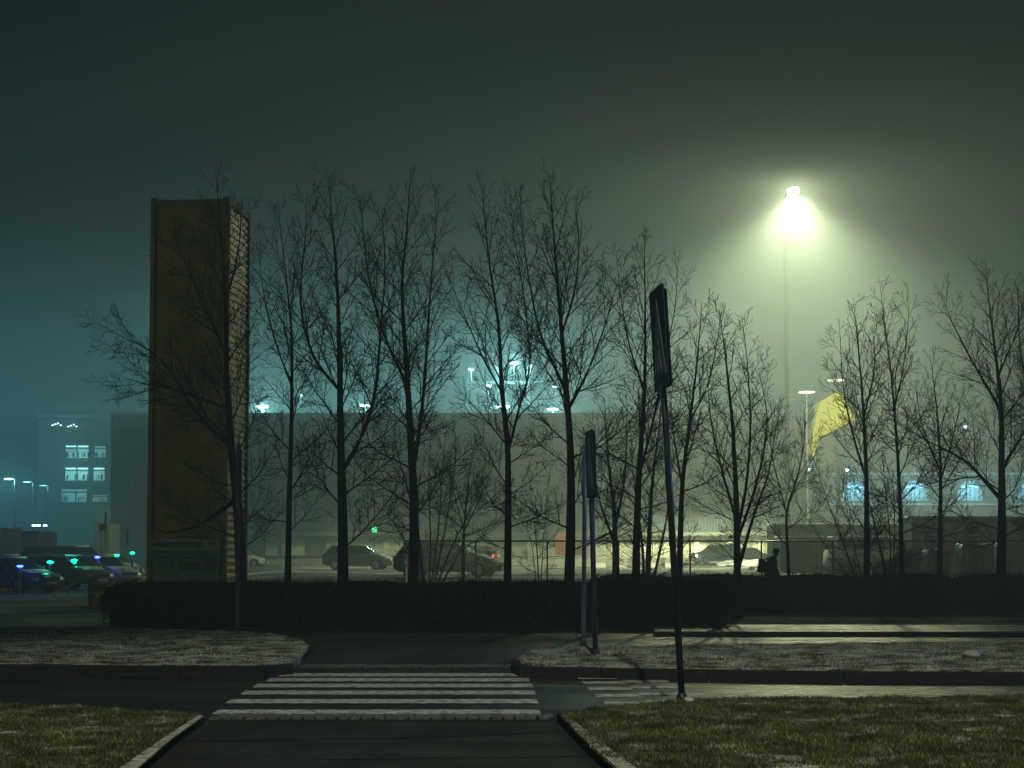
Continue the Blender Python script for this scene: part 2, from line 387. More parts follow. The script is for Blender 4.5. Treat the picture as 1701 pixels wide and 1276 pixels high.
# kerb stones along the far side of the street
def kerb_line(name, pts, h, w=.14, step=1.6, m='kerb'):
    mb = MB(); pts = [Vector((p[0], p[1], 0)) for p in pts]; rest = 0
    for a, b in zip(pts, pts[1:]):
        L_ = (b - a).length; n = max(1, round(L_ / step)); d = (b - a) / n; ang = math.atan2(d.y, d.x)
        for i in range(n):
            mb.box(a + d * (i + .5) + Vector((0, 0, h / 2 - .01)), (d.length - .012, w, h + .02), ang)
    return struct(mb.build(name, M[m], bevel=.012))
def edge(pts, z): return [G(a, b, z) for a, b in pts]
kerb_line('kerb', edge([(-260, 1103), (0, 1104), (300, 1107), (440, 1107), (484, 1104)], .13), .135)
kerb_line('kerb', edge([(484, 1104), (503, 1089), (516, 1073)], .05), .07, .10, .5)
kerb_line('kerb', edge([(857, 1096), (859, 1103), (872, 1108), (1000, 1110), (1180, 1113), (1400, 1116), (1701, 1117), (1960, 1121)], .13), .135)
kerb_line('kerb', edge([(337, 1193), (284, 1229), (224, 1281), (149, 1351)], .05), .062, .05, 1.0)
kerb_line('kerb', edge([(929, 1189), (974, 1236), (1029, 1286), (1098, 1351)], .05), .082, .05, 1.0)
kerb_line('kerb', [(gx(515, 34.85), 34.85), (gx(1400, 34.85), 34.85)], .05, .08, 1.0)
# narrow frosty rim beside the near path edges
for pts in ([(338, 1191), (330, 1190), (270, 1229), (195, 1281), (110, 1350), (150, 1350), (226, 1280), (286, 1228)],
            [(932, 1190), (942, 1190), (1000, 1236), (1060, 1281), (1135, 1345), (1099, 1345), (1031, 1284), (977, 1235)]):
    mb = MB(); mb.prism([G(a, b, .082) for a, b in pts], (0, 0, .012)); o = mb.build('snow_rim', patchy('rim_snow' , (.05, .05, .03), (.1, .1, .07), (.42, .42, .38), 5, 9, .38, .55)); o['kind'] = 'structure'
# cobbled rumble strips at both ends of the crossing
def cobbles(name, a, b, w, rows=2):
    mb = MB(); a, b = Vector(a), Vector(b); L_ = (b - a).length; d = (b - a).normalized(); n = int(L_ / .115)
    r = random.Random(3)
    for k in range(rows):
        for i in range(n):
            p = a + d * (i * .115 + .05 * (k % 2)) + Vector((0, (k + .5) * w / rows, .006 + r.uniform(-.003, .006)))
            mb.box(p, (.10, w / rows - .02, .03), r.uniform(-.1, .1))
    return struct(mb.build(name, M['cobble'], bevel=.008))
a, b = G(355, 1196), G(925, 1196); cobbles('cobble_strip', a, b, .42, 2)
a, b = G(500, 1110), G(862, 1110); cobbles('cobble_strip', (a.x, a.y, 0), (b.x, b.y, 0), .5, 2)

# tar seams across the near path
mb = MB(); r = random.Random(9)
for (pa, pb) in (((300, 1232), (700, 1226)), ((700, 1226), (962, 1214)), ((520, 1262), (1010, 1256))):
    a, b = G(*pa, .003), G(*pb, .003); pr_ = None
    for k in range(15):
        p = a.lerp(b, k / 14) + Vector((0, r.uniform(-.02, .02), 0))
        if pr_ is not None: mb.add([pr_ + Vector((0, -.012, 0)), p + Vector((0, -.012, 0)), p + Vector((0, .012, 0)), pr_ + Vector((0, .012, 0))], [(0, 1, 2, 3)])
        pr_ = p
struct(mb.build('tar_seam', mat('tar', (.008, .008, .008), 1, .1, 5, spec=0)))
# zebra crossing: six bars; and the narrower bicycle crossing to its right
def bar(mb, quad):
    ps = [G(a, b, .004) for a, b in quad]; mb.prism(ps, (0, 0, .003))
rows = [(1182.5, 357, 897, 6.2), (1164.5, 379, 893, 5.4), (1150, 404, 889, 4.9), (1138.5, 424, 885, 4.6), (1128.8, 445, 879, 4.2), (1120.5, 466, 873, 3.9)]
mb = MB()
for (y, xl, xr, h) in rows:
    bar(mb, [(xl - h * .9, y + h / 2 + 1), (xl + h * .9, y - h / 2), (xr - 1.2, y - h / 2), (xr + 1.2, y + h / 2 + 1)])
struct(mb.build('road_marking', M['paint']))
mb = MB()
for k, (y, x0, x1, x2, h) in enumerate([(1168, 1004, 1075, 1150, 5.0), (1155.5, 989, 1062, 1140, 4.8), (1144, 977, 1049, 1128, 4.2), (1134, 968, 1036, 1112, 3.8), (1126, 959, 1023, 1096, 3.4)]):
    bar(mb, [(x0 + 2, y + h / 2), (x0 - 2, y - h / 2), (x1 - 2, y - h / 2), (x1 + 3, y + h / 2)])
    bar(mb, [(x1 + 1, y - h * .1), (x1 - 4, y - h * 1.0), (x2 - 4, y - h * 1.0), (x2 + 1, y - h * .1)])
struct(mb.build('road_marking', M['paint']))

# lawn beyond the path, left of the hedge, and the strip in front of the far hedge on the right
def strip(name, pts, m, z):
    return sheet(name, pts, m, z)
strip('lawn', [(-40, 34.8), (gx(500, 34.8), 34.8), (gx(420, 62), 62), (-40, 62)], M['lawn_far'], .004)
strip('verge', [(gx(500, 34.85), 34.85), (34, 34.85), (38, 46.5), (gx(500, 44), 46.5)], M['lawn_far'], .006)

# ------------------------------------------------------------------ trees
def polyline(px_pts, d):
    """smooth trunk line through photo points at distance d"""
    ps = [P(a, b, d) for a, b in px_pts]; out = []
    ps = [ps[0] * 2 - ps[1]] + ps + [ps[-1] * 2 - ps[-2]]
    for i in range(1, len(ps) - 2):
        p0, p1, p2, p3 = ps[i - 1:i + 3]; n = max(2, int((p2 - p1).length / .22))
        for k in range(n):
            t = k / n
            out.append(.5 * ((2 * p1) + (p2 - p0) * t + (2 * p0 - 5 * p1 + 4 * p2 - p3) * t * t + (3 * p1 - p0 - 3 * p2 + p3) * t ** 3))
    out.append(ps[-2]); return out
def tubes(name, br, m, parent):
    """many tapered tubes as one mesh"""
    byk = {}
    for pts, rad, n in br: byk.setdefault((len(pts), n), []).append((pts, rad))
    VV, FF, off = [], [], 0
    for (k, n), lst in byk.items():
        A = np.array([[tuple(p) for p in a[0]] for a in lst], float); Rr = np.array([a[1] for a in lst], float)
        T = np.gradient(A, axis=1); T /= np.linalg.norm(T, axis=2, keepdims=True) + 1e-9
        ref = np.where(np.abs(T[..., 2:3]) < .92, np.array([0, 0, 1.0]), np.array([1.0, 0, 0]))
        a = np.cross(T, ref); a /= np.linalg.norm(a, axis=2, keepdims=True) + 1e-9; b = np.cross(T, a)
        th = np.arange(n) * 2 * np.pi / n
        ring = A[:, :, None] + (a[:, :, None] * np.cos(th)[:, None] + b[:, :, None] * np.sin(th)[:, None]) * Rr[:, :, None, None]
        VV.append(ring.reshape(-1, 3)); B = len(lst)
        i, j, q = np.meshgrid(np.arange(B), np.arange(k - 1), np.arange(n), indexing='ij')
        base = off + i * k * n + j * n; q2 = (q + 1) % n
        FF.append(np.stack([base + q, base + q2, base + n + q2, base + n + q], -1).reshape(-1, 4)); off += B * k * n
    return link(name, fast_mesh(name, np.concatenate(VV), np.concatenate(FF)), m, parent, smooth=True)
UP = Vector((0, 0, 1))
def grow(r, p, d, length, seg, wob, trop, sag=0.0):
    n = max(2, min(16, int(round(length / seg)))); s = length / n; pts = [p.copy()]; d = d.normalized(); p = p.copy()
    for i in range(n):
        d = d + Vector((r.gauss(0, wob), r.gauss(0, wob), r.gauss(0, wob))) + UP * (trop * (1.0 + i / n) if i > n * .2 else -sag)
        d.normalize(); p = p + d * s; pts.append(p.copy())
    return pts
def side_dir(r, t, ang, az):
    ref = Vector((1, 0, 0)) if abs(t.x) < .8 else Vector((0, 1, 0))
    a = t.cross(ref).normalized(); b = t.cross(a)
    return t * math.cos(ang) + (a * math.cos(az) + b * math.sin(az)) * math.sin(ang)
TW = .0046
def ramify(r, pts, rad, level, out, spacing, ang, lenf, amax):
    """side shoots along a branch, recursively"""
    n = len(pts) - 1; L_ = sum((pts[i + 1] - pts[i]).length for i in range(n)); az = r.uniform(0, 6.28)
    s = L_ * .12 + r.uniform(0, spacing)
    while s < L_ * .98:
        f = s / L_ * n; i = min(n - 1, int(f)); u = f - i
        p = pts[i].lerp(pts[i + 1], u); t = (pts[i + 1] - pts[i]).normalized(); rr = rad[i] * (1 - u) + rad[i + 1] * u
        az += math.pi * (1 + r.uniform(-.35, .35))
        ln = min(amax, ((L_ - s) * lenf + .10) * r.uniform(.6, 1.25))
        d = side_dir(r, t, ang * r.uniform(.75, 1.25), az)
        q = grow(r, p, d, ln, (.22, .16, .11, .09)[level], (.07, .10, .13, .12)[level], (.085, .12, .14, .10)[level])
        r0 = max(TW, min(rr * .62, .0045 + ln * .006)); k = len(q)
        ra = [r0 + (TW * .75 - r0) * (j / (k - 1)) for j in range(k)]
        out.append((q, ra, 3 if level > 0 else 4))
        if level < 3 and ln > (.2, .2, .3)[level]: ramify(r, q, ra, level + 1, out, (.10, .11, .12)[level] , .66, .48, amax * .5)
        s += spacing * r.uniform(.6, 1.4)
def tree(name, label, cat, d, axes, r0, spread, first, seed, group, bark='bark', twig='twig', spacing=.17, dens=1.0, topf=.45, low_droop=True, base_z=None):
    """axes: trunk and main limbs as photo polylines; branches are grown on all of them"""
    r = random.Random(seed); base = P(axes[0][0][0], axes[0][0][1], d); zb = base_z if base_z is not None else 0.0
    root = thing(name, label, cat, (base.x, d, zb), 0, group)
    off = Vector((base.x, d, zb)); trunk, crown = [], []
    H = P(0, min(y for ax in axes for _, y in ax), d).z - zb
    for ai, ax in enumerate(axes):
        pts = polyline(ax, d)
        if ai == 0 and pts[0].z > zb:
            pts = [Vector((pts[0].x, d, zb - .05))] + pts
        dy = r.uniform(-.12, .12) if ai else 0
        L_ = len(pts) - 1
        pts = [Vector((p.x, p.y + (dy * i * .22 + .05 * noise.noise(Vector((i * .3, seed, 2)))), p.z)) - off for i, p in enumerate(pts)]
        ra0 = r0 if ai == 0 else max(.012, r0 * (1 - pts[0].z / H) ** .8 * .52)
        rad = [ra0 * (1 - i / L_) ** 1.12 + .005 for i in range(L_ + 1)]
        if ai == 0: rad[0] *= 1.3; rad[1] *= 1.08
        trunk.append((pts, rad, 8 if ra0 > .04 else 6))
        z1 = first if ai == 0 else pts[0].z + .25
        az = r.uniform(0, 6.28); acc = 0
        for i in range(L_):
            acc += (pts[i + 1] - pts[i]).length
            if pts[i].z < z1 or acc < spacing * r.uniform(.7, 1.3) * (.72 if pts[i].z > .45 * H else 1.3): continue
            acc = 0; az += 2.4 + r.uniform(-.4, .4); tz = pts[i].z / H
            t = (pts[i + 1] - pts[i]).normalized()
            ln = spread * 1.35 * (1 - tz) ** .75 * r.uniform(.5, 1.2) * (.75 if ai else 1) * (.78 if tz < .3 else 1) + topf
            ang = R(72 - 40 * tz) * r.uniform(.7, 1.25) if tz < .4 else R(44 - 16 * tz) * r.uniform(.7, 1.35)
            sag = r.uniform(.0, .09) if (tz < .3 and low_droop) else 0
            q = grow(r, pts[i].copy(), side_dir(r, t, ang, az), ln, .24, .05, r.uniform(.02, .05) if tz > .35 else r.uniform(.03, .07), sag)
            b0 = min(rad[i] * .55, .006 + ln * .0072); k = len(q)
            ra = [b0 + (TW - b0) * (j / (k - 1)) ** .8 for j in range(k)]
            crown.append((q, ra, 5))
            ramify(r, q, ra, 0, crown, .15 / dens, .66, .50, 1.6)
    tubes('trunk', trunk, M[bark], root); tubes('crown', crown, M[twig], root)
    return root
GT = 'bare trees in the row behind the hedge'
tree('bare_tree', 'bare tree before the orange tower with branches reaching far left', 'tree', 38.0,
     [[(402, 985), (396, 860), (384, 740), (377, 620), (374, 500), (368, 400), (358, 285)], [(376, 590), (345, 520), (315, 450), (290, 390)], [(386, 745), (330, 690), (270, 600), (215, 565), (180, 550)],
      [(374, 500), (395, 420), (402, 330)], [(392, 830), (335, 870), (280, 885), (240, 868)], [(380, 680), (300, 650), (250, 640), (205, 628)]], .14, 1.9, 1.6, 11, GT)
tree('bare_tree', 'slender straight bare tree just right of the orange tower', 'tree', 38.5,
     [[(478, 985), (480, 850), (484, 700), (484, 560), (474, 450), (462, 345)], [(484, 640), (455, 560), (435, 470), (430, 400)]], .082, 1.9, 1.9, 12, GT)
tree('bare_tree', 'thick trunked bare tree with a forked limb, first right of the slender one', 'tree', 37.5,
     [[(570, 985), (569, 860), (566, 740), (564, 600), (560, 470), (552, 370), (545, 290)], [(570, 780), (596, 735), (622, 660), (632, 560), (640, 450), (636, 350)], [(565, 650), (520, 590), (500, 500), (508, 400), (512, 320)]], .135, 2.1, 1.5, 13, GT)
tree('bare_tree', 'bare tree with two parallel upright stems, left of the fan shaped bush', 'tree', 38.0,
     [[(686, 985), (688, 860), (684, 760), (676, 620), (668, 480), (676, 380), (682, 285)], [(688, 770), (700, 690), (708, 590), (716, 470), (724, 380), (730, 320)], [(676, 640), (640, 560), (615, 470), (605, 380), (600, 330)]], .13, 1.9, 1.7, 14, GT)
tree('bare_tree', 'bare tree with a narrow V fork halfway up, right of the fan bush', 'tree', 38.0,
     [[(843, 985), (844, 860), (843, 740), (834, 650), (828, 540), (812, 430), (800, 305)], [(846, 742), (862, 680), (880, 600), (868, 480), (852, 380), (846, 305)], [(833, 650), (800, 590), (770, 520), (740, 450)]], .095, 1.9, 1.6, 15, GT)
tree('bare_tree', 'tallest bare tree, its trunk beside the two thin sign posts', 'tree', 37.0,
     [[(945, 985), (948, 880), (948, 760), (941, 650), (932, 540), (922, 420), (912, 285)], [(944, 680), (975, 620), (1005, 540), (1025, 470)], [(940, 650), (900, 560), (880, 470), (868, 380), (862, 330)], [(932, 560), (955, 480), (962, 400), (955, 340)]], .125, 2.1, 1.6, 16, GT)
tree('bare_tree', 'bare tree rising straight behind the large tilted sign post', 'tree', 38.0,
     [[(1056, 985), (1058, 880), (1062, 780), (1070, 660), (1072, 540), (1070, 390)], [(1062, 790), (1085, 700), (1105, 600), (1122, 510), (1128, 440)], [(1070, 650), (1045, 570), (1030, 480), (1026, 430)]], .10, 1.8, 1.5, 17, GT)
tree('bare_tree', 'bare tree directly right of the large tilted sign post', 'tree', 39.0,
     [[(1128, 985), (1130, 900), (1134, 800), (1146, 700), (1158, 600), (1166, 500)], [(1134, 810), (1120, 730), (1112, 650)], [(1146, 700), (1175, 640), (1190, 570), (1196, 520)]], .085, 1.5, 1.5, 18, GT)
tree('bare_tree', 'bushy many stemmed bare tree left of the walking person', 'tree', 40.0,
     [[(1225, 985), (1224, 900), (1222, 800), (1216, 700), (1206, 600), (1194, 510)], [(1224, 890), (1240, 800), (1246, 700), (1240, 600), (1232, 530)], [(1224, 900), (1258, 800), (1276, 700), (1262, 610)], [(1222, 860), (1195, 770), (1178, 690), (1172, 600)], [(1228, 940), (1252, 860), (1280, 780), (1292, 700)]], .10, 1.4, 1.3, 19, GT)
tree('bare_tree', 'small young bare tree with a V shaped crown right of the walking person', 'tree', 45.0,
     [[(1311, 985), (1309, 920), (1307, 853), (1325, 790), (1336, 730), (1335, 680)], [(1307, 853), (1290, 790), (1280, 730), (1290, 670)]], .055, 1.5, 1.75, 20, GT, spacing=.22)
tree('bare_tree', 'bare tree in front of the leftmost blue lit window', 'tree', 44.0,
     [[(1440, 985), (1440, 870), (1438, 760), (1432, 650), (1424, 560), (1418, 505)], [(1440, 800), (1415, 720), (1398, 640), (1392, 560)], [(1436, 690), (1452, 610), (1448, 540)]], .10, 1.8, 1.5, 21, GT)
tree('bare_tree', 'very slender tall bare tree in front of the middle blue lit window', 'tree', 44.5,
     [[(1497, 985), (1496, 860), (1490, 740), (1480, 620), (1470, 540), (1462, 475)], [(1486, 680), (1500, 600), (1505, 520), (1500, 490)]], .075, 1.5, 1.7, 22, GT)
tree('bare_tree', 'thick trunked bare tree near the right edge of the row', 'tree', 43.0,
     [[(1662, 985), (1664, 880), (1664, 770), (1662, 660), (1650, 560), (1636, 445)], [(1664, 780), (1700, 720), (1740, 640)], [(1662, 680), (1615, 600), (1580, 530), (1560, 480)], [(1660, 620), (1690, 540), (1698, 470)], [(1663, 830), (1610, 770), (1560, 740), (1520, 720)]], .145, 2.3, 1.5, 23, GT)
tree('bare_tree', 'bare tree at the very right edge, trunk out of view', 'tree', 46.0,
     [[(1760, 985), (1758, 800), (1750, 650), (1735, 540), (1725, 440)], [(1755, 760), (1715, 670), (1695, 580), (1690, 480)]], .12, 2.2, 1.5, 24, GT)
GB = 'bare trees and bushes farther back'
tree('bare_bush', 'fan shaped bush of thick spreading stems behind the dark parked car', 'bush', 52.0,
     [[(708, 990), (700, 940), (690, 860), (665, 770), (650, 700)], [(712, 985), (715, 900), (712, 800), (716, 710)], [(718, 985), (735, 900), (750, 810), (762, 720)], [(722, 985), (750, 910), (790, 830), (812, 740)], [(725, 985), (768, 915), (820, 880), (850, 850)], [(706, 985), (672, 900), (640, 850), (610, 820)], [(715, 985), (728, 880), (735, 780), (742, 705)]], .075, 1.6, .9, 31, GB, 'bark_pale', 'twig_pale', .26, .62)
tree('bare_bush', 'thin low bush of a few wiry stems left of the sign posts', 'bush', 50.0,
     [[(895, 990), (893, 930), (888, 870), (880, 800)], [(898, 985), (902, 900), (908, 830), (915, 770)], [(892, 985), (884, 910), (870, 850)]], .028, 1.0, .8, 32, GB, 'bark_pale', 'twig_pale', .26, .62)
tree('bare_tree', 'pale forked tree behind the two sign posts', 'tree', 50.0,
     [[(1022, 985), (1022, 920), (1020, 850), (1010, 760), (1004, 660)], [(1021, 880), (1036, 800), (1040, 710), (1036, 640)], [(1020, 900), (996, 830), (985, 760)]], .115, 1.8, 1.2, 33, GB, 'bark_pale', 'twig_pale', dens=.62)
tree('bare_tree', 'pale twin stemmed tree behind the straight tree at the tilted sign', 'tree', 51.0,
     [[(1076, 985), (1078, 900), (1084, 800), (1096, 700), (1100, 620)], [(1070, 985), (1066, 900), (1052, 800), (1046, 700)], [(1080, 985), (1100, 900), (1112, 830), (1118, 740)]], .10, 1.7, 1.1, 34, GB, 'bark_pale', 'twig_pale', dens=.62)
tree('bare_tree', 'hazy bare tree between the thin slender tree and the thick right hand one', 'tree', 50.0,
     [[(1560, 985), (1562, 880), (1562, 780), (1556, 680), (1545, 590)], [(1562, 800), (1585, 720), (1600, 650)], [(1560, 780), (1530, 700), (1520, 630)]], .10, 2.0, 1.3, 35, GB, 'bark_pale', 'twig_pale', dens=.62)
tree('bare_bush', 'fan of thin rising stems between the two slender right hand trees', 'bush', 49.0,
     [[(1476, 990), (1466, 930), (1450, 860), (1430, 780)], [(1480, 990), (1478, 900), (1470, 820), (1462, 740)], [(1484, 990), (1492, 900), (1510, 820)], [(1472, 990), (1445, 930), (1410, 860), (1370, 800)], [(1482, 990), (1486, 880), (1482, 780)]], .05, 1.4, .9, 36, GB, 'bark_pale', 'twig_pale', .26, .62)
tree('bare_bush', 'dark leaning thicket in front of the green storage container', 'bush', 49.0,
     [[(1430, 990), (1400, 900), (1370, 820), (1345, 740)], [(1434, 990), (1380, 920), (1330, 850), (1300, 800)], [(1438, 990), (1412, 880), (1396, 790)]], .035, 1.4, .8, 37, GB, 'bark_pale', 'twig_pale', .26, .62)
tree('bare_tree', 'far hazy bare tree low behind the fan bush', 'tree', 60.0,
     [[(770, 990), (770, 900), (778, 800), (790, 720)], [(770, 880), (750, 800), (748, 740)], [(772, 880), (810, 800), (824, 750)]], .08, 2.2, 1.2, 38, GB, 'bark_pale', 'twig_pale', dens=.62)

# ------------------------------------------------------------------ hedges
def hedge(name, label, x0, x1, y0, y1, h, n, seed):
    r = np.random.default_rng(seed)
    root = thing(name, label, 'hedge', ((x0 + x1) / 2, (y0 + y1) / 2, 0)); ox, oy = (x0 + x1) / 2, (y0 + y1) / 2
    # inner mass
    mb = MB(); nx_, seg = int((x1 - x0) / .12), 14; prof = []
    for i in range(nx_ + 1):
        x = x0 + .12 + (x1 - x0 - .24) * i / nx_; e = min(1, min(i, nx_ - i) / 3 * .5 + .5); ring = []
        for k in range(seg):
            t = k / (seg - 1); a = math.pi * t
            yy = -math.cos(a); zz = math.sin(a) ** .35
            nn = 1 + .10 * noise.noise(Vector((x * 1.6, t * 4, seed)))
            ring.append((x - ox, yy * (y1 - y0) * .44 * nn * e, zz * (h - .10) * (.97 + .06 * noise.noise(Vector((x * 1.3, 0, seed)))) * e))
        prof.append(ring)
    vs = [v for rg in prof for v in rg]
    fs = [(i * seg + k, i * seg + k + 1, (i + 1) * seg + k + 1, (i + 1) * seg + k) for i in range(nx_) for k in range(seg - 1)]
    fs += [tuple(range(seg)), tuple(range(nx_ * seg, (nx_ + 1) * seg))]
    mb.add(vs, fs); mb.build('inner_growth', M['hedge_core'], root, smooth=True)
    # leaves and twig tips over front, top, ends
    q = n; x = r.uniform(x0, x1, q); a = np.arccos(r.uniform(-1, 1, q)) ; a = r.uniform(0, np.pi, q)
    bump = np.array([noise.noise(Vector((p * 1.6, t_ / np.pi * 4, seed))) for p, t_ in zip(x, a)])
    hw = np.array([noise.noise(Vector((p * .8, 0, seed))) for p in x])
    sc = 1 + .10 * bump; y = -np.cos(a) * (y1 - y0) * .48 * sc + r.normal(0, .03, q); z = np.sin(a) ** .35 * h * (.97 + .07 * hw) + r.normal(0, .02, q) - .02
    e0 = np.minimum(x - x0, x1 - x); sh = np.clip(e0 / .35, 0, 1) ** .5; z *= .80 + .2 * sh; y *= .75 + .25 * sh
    C_ = np.stack([x - ox, y, np.maximum(z, .02)], 1)
    s = .022 * r.uniform(.6, 1.6, q)
    d1 = r.normal(0, 1, (q, 3)); d1 /= np.linalg.norm(d1, axis=1, keepdims=True); d2 = r.normal(0, 1, (q, 3)); d2 = np.cross(d1, d2); d2 /= np.linalg.norm(d2, axis=1, keepdims=True)
    V = np.stack([C_ - d1 * s[:, None] * 1.5, C_ + d2 * s[:, None] * .8, C_ + d1 * s[:, None] * 1.5, C_ - d2 * s[:, None] * .8], 1).reshape(-1, 3)
    link('foliage', fast_mesh('foliage', V, np.arange(q * 4).reshape(-1, 4)), M['hedge'], root)
    # upright shoots along the clipped top
    rr = random.Random(seed); br = []
    for i in range(int((x1 - x0) * 70)):
        px_ = rr.uniform(x0 + .1, x1 - .1); yy = rr.uniform(-.42, .42) * (y1 - y0)
        p = Vector((px_ - ox, yy, h * .93)); ln = rr.uniform(.08, .20) if rr.random() < .85 else rr.uniform(.2, .36)
        g = grow(rr, p, Vector((rr.gauss(0, .45), rr.gauss(0, .35), 1)), ln, .06, .16, .0)
        while len(g) > 4: g.pop()
        while len(g) < 4: g.append(g[-1] + Vector((.01, 0, .02)))
        br.append((g, [.0055, .005, .004, .003], 3))
        if rr.random() < .8:
            g2 = grow(rr, g[1], Vector((rr.gauss(0, 1), rr.gauss(0, .6), .6)), ln * .5, .04, .2, 0)[:3]
            while len(g2) < 3: g2.append(g2[-1] + Vector((.01, 0, .01)))
            br.append((g2, [.0045, .004, .003], 3))
    tubes('shoots', br, M['hedge'], root)
    return root
hedge('clipped_hedge', 'long dark clipped hedge along the path, with the tower and tree row behind it', gx(176, 35.6), gx(1216, 35.6), 35.15, 36.6, .96, 150000, 5)
hedge('clipped_hedge', 'darker hedge set farther back on the right below the chain link fence', gx(980, 44), gx(1820, 44), 42.9, 44.4, 1.0, 70000, 6)

# ------------------------------------------------------------------ orange container tower with information board
def tower():
    th = R(-5.0); fr = P(375, 965, 48.2); Wd, Dp, Ht = 2.40, 2.55, 12.19
    ax = Vector((math.cos(th), math.sin(th), 0)); ay = Vector((-math.sin(th), math.cos(th), 0))
    t = thing('container_tower', 'tall upright dark orange shipping container with an information board at its foot', 'tower', Vector((fr.x, 48.2, 0)) - ax * Wd / 2 + ay * Dp / 2, th)
    w, dd = Wd / 2, Dp / 2
    mb = MB(); mb.box((0, 0, Ht / 2), (Wd - .16, Dp - .16, Ht - .1)); mb.build('core', M['orange'], t)
    # corner posts and end frames
    mb = MB()
    for sx in (-1, 1):
        for sy in (-1, 1): mb = MB(); mb.box((sx * (w - .06), sy * (dd - .06), Ht / 2), (.14, .14, Ht)); mb.build('corner_post', M['orange'], t, bevel=.01)
    for z in (.09, Ht - .09):
        mb = MB()
        for sy in (-1, 1): mb.box((0, sy * (dd - .05), z), (Wd - .24, .105, .17))
        for sx in (-1, 1): mb.box((sx * (w - .05), 0, z), (.105, Dp - .20, .168))
        mb.build('end_frame', M['orange'], t, bevel=.01)
    for sx in (-1, 1):
        for sy in (-1, 1):
            mb = MB(); mb.box((sx * (w - .08), sy * (dd - .08), Ht + .035), (.18, .18, .07)); mb.build('corner_casting', M['orange'], t, bevel=.01)
    for x in (-.62, .0, .62):   # pressed seams of the flat front
        mb = MB(); mb.box((x, -dd + .037, Ht / 2 + .7), (.018, .012, Ht - 1.95)); mb.build('seam', M['orange'], t)
    for k, z in enumerate((3.6, 6.1, 8.6)):
        mb = MB(); mb.box((0, -dd + .036, z), (Wd - .30, .008, .014)); mb.build('seam', M['orange'], t)
    # top cap, its lit edge put into the colour
    mb = MB(); mb.box((0, 0, Ht - .02), (Wd - .3, Dp - .3, .06)); mb.build('top_cap', M['orange_lit'], t)
    # flat front skin
    mb = MB(); mb.box((0, -dd + .065, Ht / 2 + .7), (Wd - .27, .05, Ht - 1.9)); mb.build('front_panel', M['orange'], t)
    # corrugated side skins: horizontal ribs because the container stands on its end
    for sx, mm in ((1, 'orange_lit'), (-1, 'orange')):  # right side takes the paler copy in place of mast light
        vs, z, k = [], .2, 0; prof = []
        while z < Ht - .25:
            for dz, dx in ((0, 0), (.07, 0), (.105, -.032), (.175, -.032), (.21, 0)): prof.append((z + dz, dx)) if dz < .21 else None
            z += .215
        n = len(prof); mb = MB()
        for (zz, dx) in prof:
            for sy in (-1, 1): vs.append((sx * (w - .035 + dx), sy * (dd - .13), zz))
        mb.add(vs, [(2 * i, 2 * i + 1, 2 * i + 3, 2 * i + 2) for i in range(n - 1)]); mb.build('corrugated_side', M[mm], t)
    # information board
    yb = -dd - .03
    mb = MB(); mb.box((0, yb, 1.82), (Wd - .30, .06, .34)); hd = mb.build('header_board', M['board'], t)
    cu = bpy.data.curves.new('lettering', 'FONT'); cu.body = 'HAVNEPROMENADEN'; cu.size = .24; cu.extrude = .004; cu.align_x = 'LEFT'; cu.align_y = 'CENTER'
    tmp = bpy.data.objects.new('tmp', cu); COL.objects.link(tmp)
    dg = bpy.context.evaluated_depsgraph_get(); me = bpy.data.meshes.new_from_object(tmp.evaluated_get(dg)); bpy.data.objects.remove(tmp)
    xs_ = [v.co.x for v in me.vertices]; sc = 1.52 / (max(xs_) - min(xs_))
    for v in me.vertices: v.co = Vector((v.co.x * sc - 1.02, yb - .036 - v.co.z, v.co.y * 1.0 + 1.83))
    me.materials.clear(); lt = link('lettering', me, M['black'], hd)
    mb = MB(); mb.lathe((.80, yb - .036, 1.84), [(.085, -.004), (.085, .004)], 20, 'Y'); em = mb.build('emblem', M['black'], hd)
    mb = MB(); mb.lathe((.80, yb - .043, 1.85), [(.035, -.002), (.035, .002)], 14, 'Y'); mb.box((.80, yb - .043, 1.79), (.07, .004, .03)); mb.build('emblem_mark', M['board'], hd)
    mb = MB(); mb.box((0, yb + .008, 1.54), (Wd - .30, .05, .18)); mb.build('header_strip', M['board_strip'], t)
    mb = MB(); mb.box((0, yb + .012, .77), (Wd - .34, .05, 1.30)); bd = mb.build('map_board', M['map'], t)
    mb = MB()
    for x in (-1.0, 1.0): mb.box((x * (Wd / 2 - .16), yb - .016, .77), (.035, .03, 1.32))
    mb.box((0, yb - .016, 1.435), (Wd - .30, .032, .035)); mb.box((-.22, yb - .016, .77), (.012, .012, 1.28)); mb.build('board_frame', M['black'], t)
    # printed pictures, map water shape
    mb = MB(); mb.box((.10, yb - .017, 1.19), (.58, .006, .26)); mb.build('picture', M['print'], bd)
    mb = MB(); mb.box((.66, yb - .017, 1.22), (.50, .006, .34)); mb.build('picture', mat('print2', (.06, .07, .06), .4, .7, 5, col2=(.19, .22, .18)), bd)
    mb = MB(); mb.prism([(-.95, yb - .015, 1.38), (-.3, yb - .015, 1.39), (-.38, yb - .015, 1.13), (-.62, yb - .015, 1.03), (-.80, yb - .015, 1.21)], (0, -.004, 0)); mb.build('map_water', M['board_strip'], bd)
    mb = MB(); r = random.Random(5)
    for col_ in range(2):
        for k in range(9): mb.box((-.02 + .55 * col_ + .15, yb - .016, 1.0 - k * .045), (.42 * r.uniform(.7, 1), .004, .012))
    mb.build('print_lines', M['board_strip'], bd)
    return t
tower()
